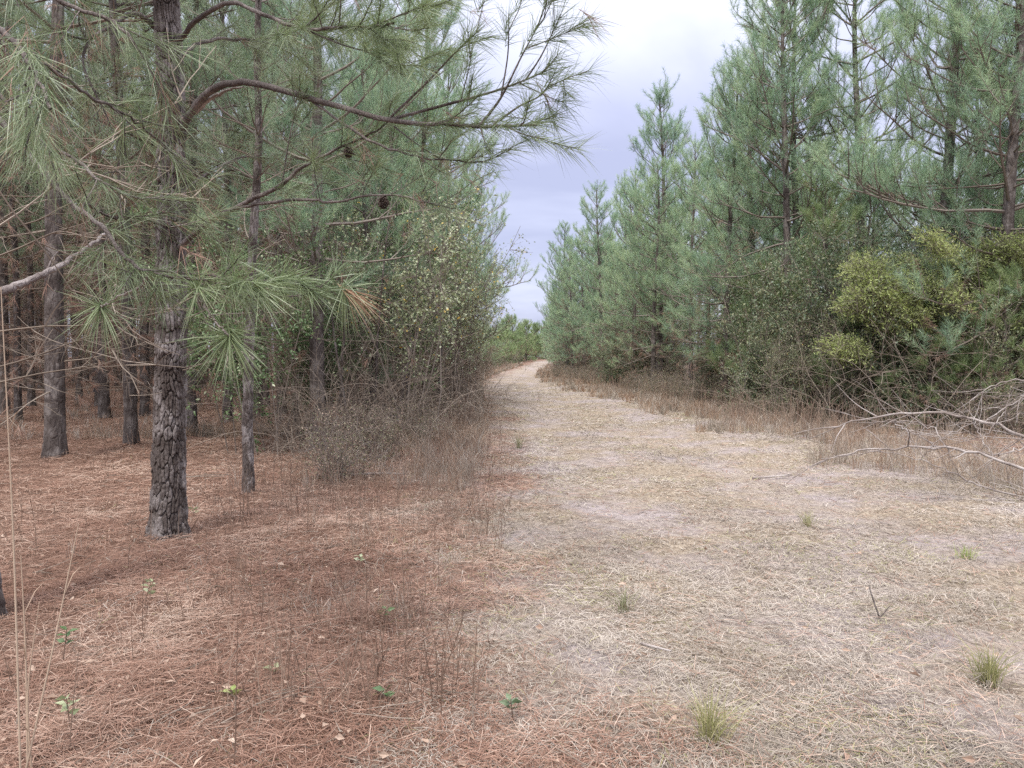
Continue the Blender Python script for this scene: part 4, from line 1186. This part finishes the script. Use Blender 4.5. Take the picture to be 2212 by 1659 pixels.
def leaf_litter():
    rng = np.random.default_rng(75)
    mb = MB()
    N = 950
    y = gpt(rng, N, 2.4, 16, 1.1); x = rng.uniform(-0.7, 0.7, N) * y
    ok = rng.random(N) < 0.25 + 0.75 * straw_mask(x, y); x, y = x[ok], y[ok]
    az = rng.uniform(0, 6.3, len(x))
    p = np.stack([x, y, ground_z(x, y) + 0.045], 1)
    mb.leaves(p, np.stack([np.cos(az), np.sin(az), rng.normal(0, 0.25, len(x))], 1), rng.uniform(0.02, 0.07, len(x)), rng.uniform(0.006, 0.017, len(x)), 0, rng.random(len(x)), rng, 0.5)
    # small sticks and bits of bark
    for _ in range(900):
        yy = gpt(rng, 1, 2.5, 20, 1.2)[0]; xx = rng.uniform(-0.7, 0.72) * yy
        a = rng.uniform(0, 6.3)
        q, _e = grow(rng, (xx, yy, float(ground_z(xx, yy)) + 0.03), (math.cos(a), math.sin(a), 0.02), rng.uniform(0.05, 0.35), 3, 0, 0.12)
        mb.tube(q, [0.0028, 0.0016], 4, 1, rng.random())
    tag(mb.build('leaf_litter', [M_DEADLEAF, M_DEADWOOD]), kind='stuff')


litter(); dry_grass(); weeds(); verge_grass(); leaf_litter()


# ------------------------------------------------------------------ small things one can point at
def gp(px, py):
    """point on the ground seen at a picture position"""
    v = py * 0.46293
    lo, hi = 2.0, 60.0
    for _ in range(40):
        m = (lo + hi) / 2
        if at(px, py, m)[2] > 0.0:
            lo = m
        else:
            hi = m
    p = at(px, py, lo); p[2] = float(ground_z(p[0], p[1]))
    return p


def fallen_limb():
    rng = np.random.default_rng(81)
    root = empty('fallen_branch')
    tag(root, 'big bleached leafless limb lying on the outer verge of the track', 'fallen branch')

    def q(zx, zy, Y):
        return at(1348 + zx * .3906, 518 + zy * .3906, Y)
    L = [([(2744, 1426, 9.0), (2460, 1190, 9.0), (2212, 1092, 9.2), (2070, 1030, 9.3), (1850, 970, 9.4), (1600, 955, 9.5), (1400, 975, 9.5), (1250, 1010, 9.5), (1160, 1040, 9.5)], 0.024),
         ([(2744, 1426, 9.0), (2460, 1330, 8.7), (2212, 1268, 8.8), (2040, 1210, 8.8), (1900, 1162, 8.9), (1700, 1150, 8.9), (1500, 1150, 8.9), (1300, 1165, 8.9), (1200, 1195, 8.9), (1090, 1210, 8.9)], 0.022),
         ([(2520, 1490, 8.7), (2212, 1420, 8.7), (1960, 1350, 8.7), (1850, 1300, 8.7), (1740, 1250, 8.8), (1600, 1210, 8.8), (1400, 1165, 8.9)], 0.012),
         ([(2744, 1426, 9.0), (2640, 980, 9.4), (2440, 800, 9.6), (2212, 772, 9.6), (2080, 792, 9.6), (1980, 840, 9.6), (1930, 890, 9.6)], 0.010),
         ([(2744, 1426, 9.0), (2600, 1040, 9.3), (2440, 880, 9.4), (2212, 868, 9.5), (2000, 862, 9.6)], 0.008),
         ([(2620, 1270, 9.1), (2460, 930, 9.2), (2300, 830, 9.2), (2180, 890, 9.3), (2080, 950, 9.4), (1960, 1010, 9.4), (1800, 1070, 9.4), (1700, 1140, 9.3)], 0.012),
         ([(1500, 1020, 9.2), (1640, 1090, 9.0), (1740, 1150, 8.9)], 0.008),
         ([(2400, 1130, 9.0), (2212, 1150, 9.0), (2080, 1185, 8.9), (1900, 1165, 8.9)], 0.011),
         ([(2050, 1210, 8.8), (1990, 1120, 8.9), (1940, 1020, 9.0), (1925, 960, 9.1)], 0.007),
         ([(2212, 960, 9.3), (2120, 1000, 9.3), (2100, 960, 9.3), (2000, 1080, 9.2), (1870, 1100, 9.2)], 0.006),
         ([(2300, 1432, 8.55), (2100, 1438, 8.6), (1900, 1440, 8.6), (1730, 1422, 8.6)], 0.012),
         ([(2300, 1370, 8.4), (2200, 1470, 8.3), (2120, 1560, 8.2)], 0.006),
         ([(1800, 1170, 8.9), (1700, 1040, 9.1), (1500, 1000, 9.3), (1350, 1010, 9.4)], 0.008)]
    for i, (pts, r) in enumerate(L):
        ln = smooth_line(np.array([q(*p) for p in pts]), 28)
        ln[1:-1] += rng.normal(0, 0.012, (len(ln) - 2, 3))
        mb = MB(); mb.tube(ln, np.linspace(r, max(0.004, r * 0.25), len(ln)), 7, 0, 0.6, cap=True)
        for _ in range(int(6 + r * 380)):
            j = rng.integers(3, len(ln) - 1)
            d = unit(ln[j] - ln[j - 1]) * 0.9 + rng.normal(0, 0.5, 3)
            p2, e2 = grow(rng, ln[j], d, rng.uniform(0.25, 0.8), 6, rng.uniform(-0.5, 0.4), 0.12)
            p2[:, 2] = np.maximum(p2[:, 2], 0.02)
            mb.tube(p2, [max(0.004, r * 0.35), 0.002], 4, 0, rng.random())
            if rng.random() < 0.6:
                p3, _e = grow(rng, p2[3], unit(p2[4] - p2[3]) + rng.normal(0, 0.5, 3), rng.uniform(0.15, 0.4), 4, 0, 0.12)
                mb.tube(p3, [0.003, 0.0016], 3, 0, rng.random())
        mb.build('limb', M_PALEWOOD, root, smooth=True)


fallen_limb()


def tussock(px, py, h, n, mats, label, seed, name='grass_tussock', w=0.0016, sp=0.35):
    rng = np.random.default_rng(seed)
    p = gp(px, py); mb = MB()
    b = np.stack([rng.normal(0, 0.025, n), rng.normal(0, 0.025, n), np.full(n, -0.01)], 1)
    az = rng.uniform(0, 6.283, n); s = np.abs(rng.normal(0, sp, n)); H = h * rng.uniform(0.4, 1.1, n)
    md = b + np.stack([np.cos(az) * s, np.sin(az) * s, np.ones(n)], 1) * (H * 0.55)[:, None]
    e = md + np.stack([np.cos(az) * s * 2, np.sin(az) * s * 2, 0.7 * np.ones(n)], 1) * (H * 0.45)[:, None]
    mb.ribbons(b, md, e, np.full(n, w), 0, rng.random(n), rng)
    q = rng.random(n) < 0.4
    mb.ribbons(b[q] * 1.3, b[q] * 1.3 + (md[q] - b[q]) * 0.6, b[q] * 1.3 + (e[q] - b[q]) * [1.4, 1.4, 0.4], np.full(q.sum(), w), 1, rng.random(q.sum()), rng)
    o = mb.build(name, mats); o.location = p
    tag(o, label, 'grass')


tussock(2135, 1470, 0.25, 190, [M_GREENGRASS, M_DRYGRASS], 'upright green-brown grass tussock near the edge of the track', 1)
tussock(1535, 1600, 0.27, 170, [M_GREENGRASS, M_DRYGRASS], 'olive grass tussock in the middle of the closest dry grass', 2)
tussock(1745, 1130, 0.22, 60, [M_GREENGRASS, M_DRYGRASS], 'small yellowish grass tuft beside the pale sandy patch', 3)
tussock(1120, 965, 0.35, 70, [M_LEAF_OLIVE, M_DRYGRASS], 'small grey-green weed clump on the inner edge of the track', 4, 'weed_clump')
tussock(2085, 1195, 0.18, 60, [M_LEAF_BRIGHT, M_DRYGRASS], 'yellow-green grass tuft in front of the fallen limb', 6)
tussock(1350, 1320, 0.22, 50, [M_LEAF_OLIVE, M_WEED], 'thin olive weed standing in the middle of the dry grass', 7, 'weed_clump')


def stick(px, py, dx, L, r, label, seed, mat, rise=0.0, fork=None, name='stick', el=0.03):
    rng = np.random.default_rng(seed)
    p = gp(px, py); mb = MB()
    q, e = grow(rng, (0, 0, 0.03), (math.cos(dx), math.sin(dx), el), L, 8, 0, 0.06)
    mb.tube(q, [r, r * 0.8, r * 0.5], 7, 0, 0.5, cap=True)
    if fork:
        q2, _e = grow(rng, q[fork[0]], (math.cos(fork[1]), math.sin(fork[1]), fork[2]), L * 0.5, 4, 0, 0.1)
        mb.tube(q2, [r * 0.7, r * 0.4], 6, 0, 0.5, cap=True)
    o = mb.build(name, mat, smooth=True); o.location = p
    tag(o, label, 'stick')


stick(1625, 1027, -0.1, 0.5, 0.016, 'pale weathered stick lying on the track near the outer verge', 1, M_PALEWOOD, fork=(5, 0.5, 0.05))
stick(1385, 1390, -0.8, 0.2, 0.009, 'short grey stick lying in the dry grass', 2, M_PALEWOOD)
stick(1900, 1335, 2.0, 0.2, 0.006, 'short dark twig standing up out of the dry grass', 3, M_BARK, fork=(0, 0.3, 0.6), name='twig', el=1.6)
stick(350, 1040, -0.15, 0.9, 0.008, 'thin brown branch lying on the needle floor behind the big pine', 4, M_DEADWOOD, fork=(4, 0.6, 0.1))
stick(740, 1035, 0.1, 0.8, 0.02, 'mossy grey log end at the foot of the vine-wrapped pine', 5, M_PALEWOOD)


def tall_straws():
    rng = np.random.default_rng(91)
    labs = ['tallest pale grass straw standing at the left edge', 'pale straw leaning outward at the left edge', 'shorter pale straw beside the tallest one', 'pale bent straw nearest the needle floor on the left']
    for (px, py, tx, ty, Y), lab in zip(((45, 1700, 2, 620, 2.75), (50, 1690, 170, 1130, 2.8), (60, 1690, 45, 1200, 2.85), (70, 1700, 85, 1300, 2.8)), labs):
        a, b = at(px, py, Y), at(tx, ty, Y + 0.1)
        b0 = np.array([a[0], a[1], float(ground_z(a[0], a[1]))])
        mid = (b0 + b) / 2 + rng.normal(0, 0.015, 3)
        ln = smooth_line([b0, mid, b], 14)
        mb = MB(); mb.tube(ln, [0.0042, 0.0034, 0.0016], 5, 0, 0.8)
        for t in (4, 7, 10):
            e = ln[t] + np.array([rng.normal(0, 0.06), rng.normal(0, 0.06), 0.10])
            mb.ribbons(ln[t][None], ((ln[t] + e) / 2 + [0, 0, 0.02])[None], e[None], np.array([0.002]), 0, 0.6, rng)
        tag(mb.build('grass_straw', M_SEDGE), lab, 'grass stem', 'tall pale straws at the left edge')


tall_straws()


def seedling(px, py, h, mat, label, seed, nl=7, L=0.055, W=0.014, name='seedling'):
    rng = np.random.default_rng(seed)
    p = gp(px, py)
    root = empty(name, p); tag(root, label, 'seedling')
    mb = MB(); q, e = grow(rng, (0, 0, -0.01), (rng.normal(0, 0.12), rng.normal(0, 0.12), 1), h, 6, 0, 0.05)
    mb.tube(q, [0.0035, 0.0018], 5, 0, 0.2); mb.build('stem', M_WEED, root)
    az = np.arange(nl) * 2.4 + rng.random(); t = np.linspace(0.6, 1.0, nl)
    P = np.stack([np.interp(t, np.linspace(0, 1, 7), q[:, c]) for c in range(3)], 1)
    lb = MB(); lb.leaves(P, np.stack([np.cos(az), np.sin(az), np.full(nl, 0.35)], 1), L * rng.uniform(0.8, 1.2, nl), np.full(nl, W), 0, rng.random(nl), rng)
    lb.build('foliage', mat, root)


for i, (px, py, h, mat, lab) in enumerate((
        (150, 1600, 0.17, M_LEAF_SILVER, 'grey-green seedling with a whorl of narrow leaves, closest to the left corner'),
        (135, 1440, 0.22, M_LEAF_GREEN, 'taller green-leaved seedling at the left, above the grey-green one'),
        (310, 1330, 0.22, M_LEAF_SILVER, 'seedling with a grey-green leaf whorl in front of the big pine'),
        (502, 1520, 0.06, M_LEAF_BRIGHT, 'tiny bright green sprout on the needle floor'),
        (590, 1470, 0.05, M_LEAF_OLIVE, 'tiny olive sprout on the needle floor beside the long dark stalk'),
        (830, 1520, 0.07, M_LEAF_GREEN, 'low green seedling where needles give way to dry grass'),
        (775, 1230, 0.10, M_LEAF_SILVER, 'pale green plant at the foot of the brown weeds'),
        (830, 1360, 0.14, M_LEAF_GREEN, 'dark stemmed seedling between the needle floor and the track'),
        (420, 1120, 0.10, M_LEAF_OLIVE, 'small olive plant at the foot of the big pine'),
        (1110, 1560, 0.12, M_LEAF_DARK, 'dark small-leaved seedling in the dry grass'))):
    seedling(px, py, h, mat, lab, 200 + i, 8 if h > 0.1 else 5)
# dark dead stalks that stand out on the needle floor
for i, (px, py, h, lab) in enumerate(((505, 1660, 0.62, 'long thin dark stalk in the middle of the needle floor, closest to the camera'), (640, 1100, 0.5, 'dark stalk beside the slender stem'), (150, 1650, 0.45, 'dark stalk beside the pale straws'))):
    rngs = np.random.default_rng(300 + i); p = gp(px, py); mb = MB()
    q, e = grow(rngs, (0, 0, -0.02), (0.06, 0.02, 1), h, 8, 0, 0.03); mb.tube(q, [0.003, 0.002, 0.0012], 5, 0, 0.1)
    for _ in range(5):
        j = rngs.integers(2, 8); q2, _e = grow(rngs, q[j], (rngs.normal(), rngs.normal(), 1), 0.07, 3, 0, 0.1); mb.tube(q2, [0.0016, 0.001], 4, 0, 0.1)
    o = mb.build('dead_stalk', M_WEED); o.location = p; tag(o, lab, 'dead stalk')

# ------------------------------------------------------------------ sky, sun, camera
w = bpy.data.worlds.new("World"); scn.world = w; w.use_nodes = True
nt = w.node_tree; nt.nodes.clear()
EL, ROT = R(52), R(200)
sky = nd(nt, 'ShaderNodeTexSky', sky_type='NISHITA', sun_disc=False, sun_elevation=EL, sun_rotation=ROT)
tc = nd(nt, 'ShaderNodeTexCoord')
sx = nd(nt, 'ShaderNodeSeparateXYZ', {0: tc.outputs['Generated']})
zc = nd(nt, 'ShaderNodeMath', {0: sx.outputs['Z'], 1: 0.0}, operation='MAXIMUM')
den = nd(nt, 'ShaderNodeMath', {0: zc.outputs[0], 1: 0.22}, operation='ADD')
ux = nd(nt, 'ShaderNodeMath', {0: sx.outputs['X'], 1: den.outputs[0]}, operation='DIVIDE')
uy = nd(nt, 'ShaderNodeMath', {0: sx.outputs['Y'], 1: den.outputs[0]}, operation='DIVIDE')
cv = nd(nt, 'ShaderNodeCombineXYZ', {0: ux.outputs[0], 1: uy.outputs[0], 2: 0.37})
cn = nd(nt, 'ShaderNodeTexNoise', {'Vector': cv.outputs[0], 'Scale': 1.0, 'Detail': 6.0, 'Roughness': 0.5, 'Distortion': 0.4})
ccol = ramp(nt, cn.outputs['Fac'], [(0.38, (2.20, 2.32, 3.30)), (0.50, (2.85, 2.98, 3.98)), (0.60, (3.65, 3.75, 4.45))])
# an overcast dome is about three times brighter overhead than at the horizon
zp = nd(nt, 'ShaderNodeMath', {0: zc.outputs[0], 1: 3.4}, operation='POWER')
gr = nd(nt, 'ShaderNodeMath', {0: zp.outputs[0], 1: 6.2, 2: 1.02}, operation='MULTIPLY_ADD')
ov = nd(nt, 'ShaderNodeMix', {0: zp.outputs[0], 6: ccol, 7: (3.45, 3.30, 3.15, 1)}, data_type='RGBA')
cl = nd(nt, 'ShaderNodeVectorMath', {0: ov.outputs[2], 'Scale': gr.outputs[0]}, operation='SCALE')
mx = nd(nt, 'ShaderNodeMix', {0: 0.92, 6: sky.outputs[0], 7: cl.outputs[0]}, data_type='RGBA')
bg = nd(nt, 'ShaderNodeBackground', {'Color': mx.outputs[2], 'Strength': 0.1})
nd(nt, 'ShaderNodeOutputWorld', {'Surface': bg.outputs[0]})

ld = bpy.data.lights.new('sun', 'SUN'); ld.energy = 1.5; ld.angle = R(14); ld.color = (1.0, 0.955, 0.89)
lo = bpy.data.objects.new('sun', ld); C.objects.link(lo)
# the sky's sun_rotation turns clockwise from +Y
sd = Vector((math.sin(ROT) * math.cos(EL), math.cos(ROT) * math.cos(EL), math.sin(EL)))
lo.rotation_euler = sd.to_track_quat('Z', 'Y').to_euler(); lo.location = (0, 0, 30)

cd = bpy.data.cameras.new('camera'); cam = bpy.data.objects.new('camera', cd); C.objects.link(cam)
cam.location = (0, 0, CAM_H); cam.rotation_euler = (R(90) - PITCH, 0, 0)
cd.sensor_width = 36.0; cd.lens = 36.0 * F_PX / 1024; cd.clip_start = 0.05; cd.clip_end = 4000
scn.camera = cam

vs = scn.view_settings
scn.display_settings.display_device = 'sRGB'
vs.view_transform = 'Standard'; vs.look = 'None'; vs.gamma = 1.0; vs.exposure = 1.30; vs.use_curve_mapping = False
scn.cycles.max_bounces = 8; scn.cycles.diffuse_bounces = 5; scn.cycles.glossy_bounces = 2; scn.cycles.transmission_bounces = 4; scn.cycles.transparent_max_bounces = 4
scn.cycles.use_denoising = False
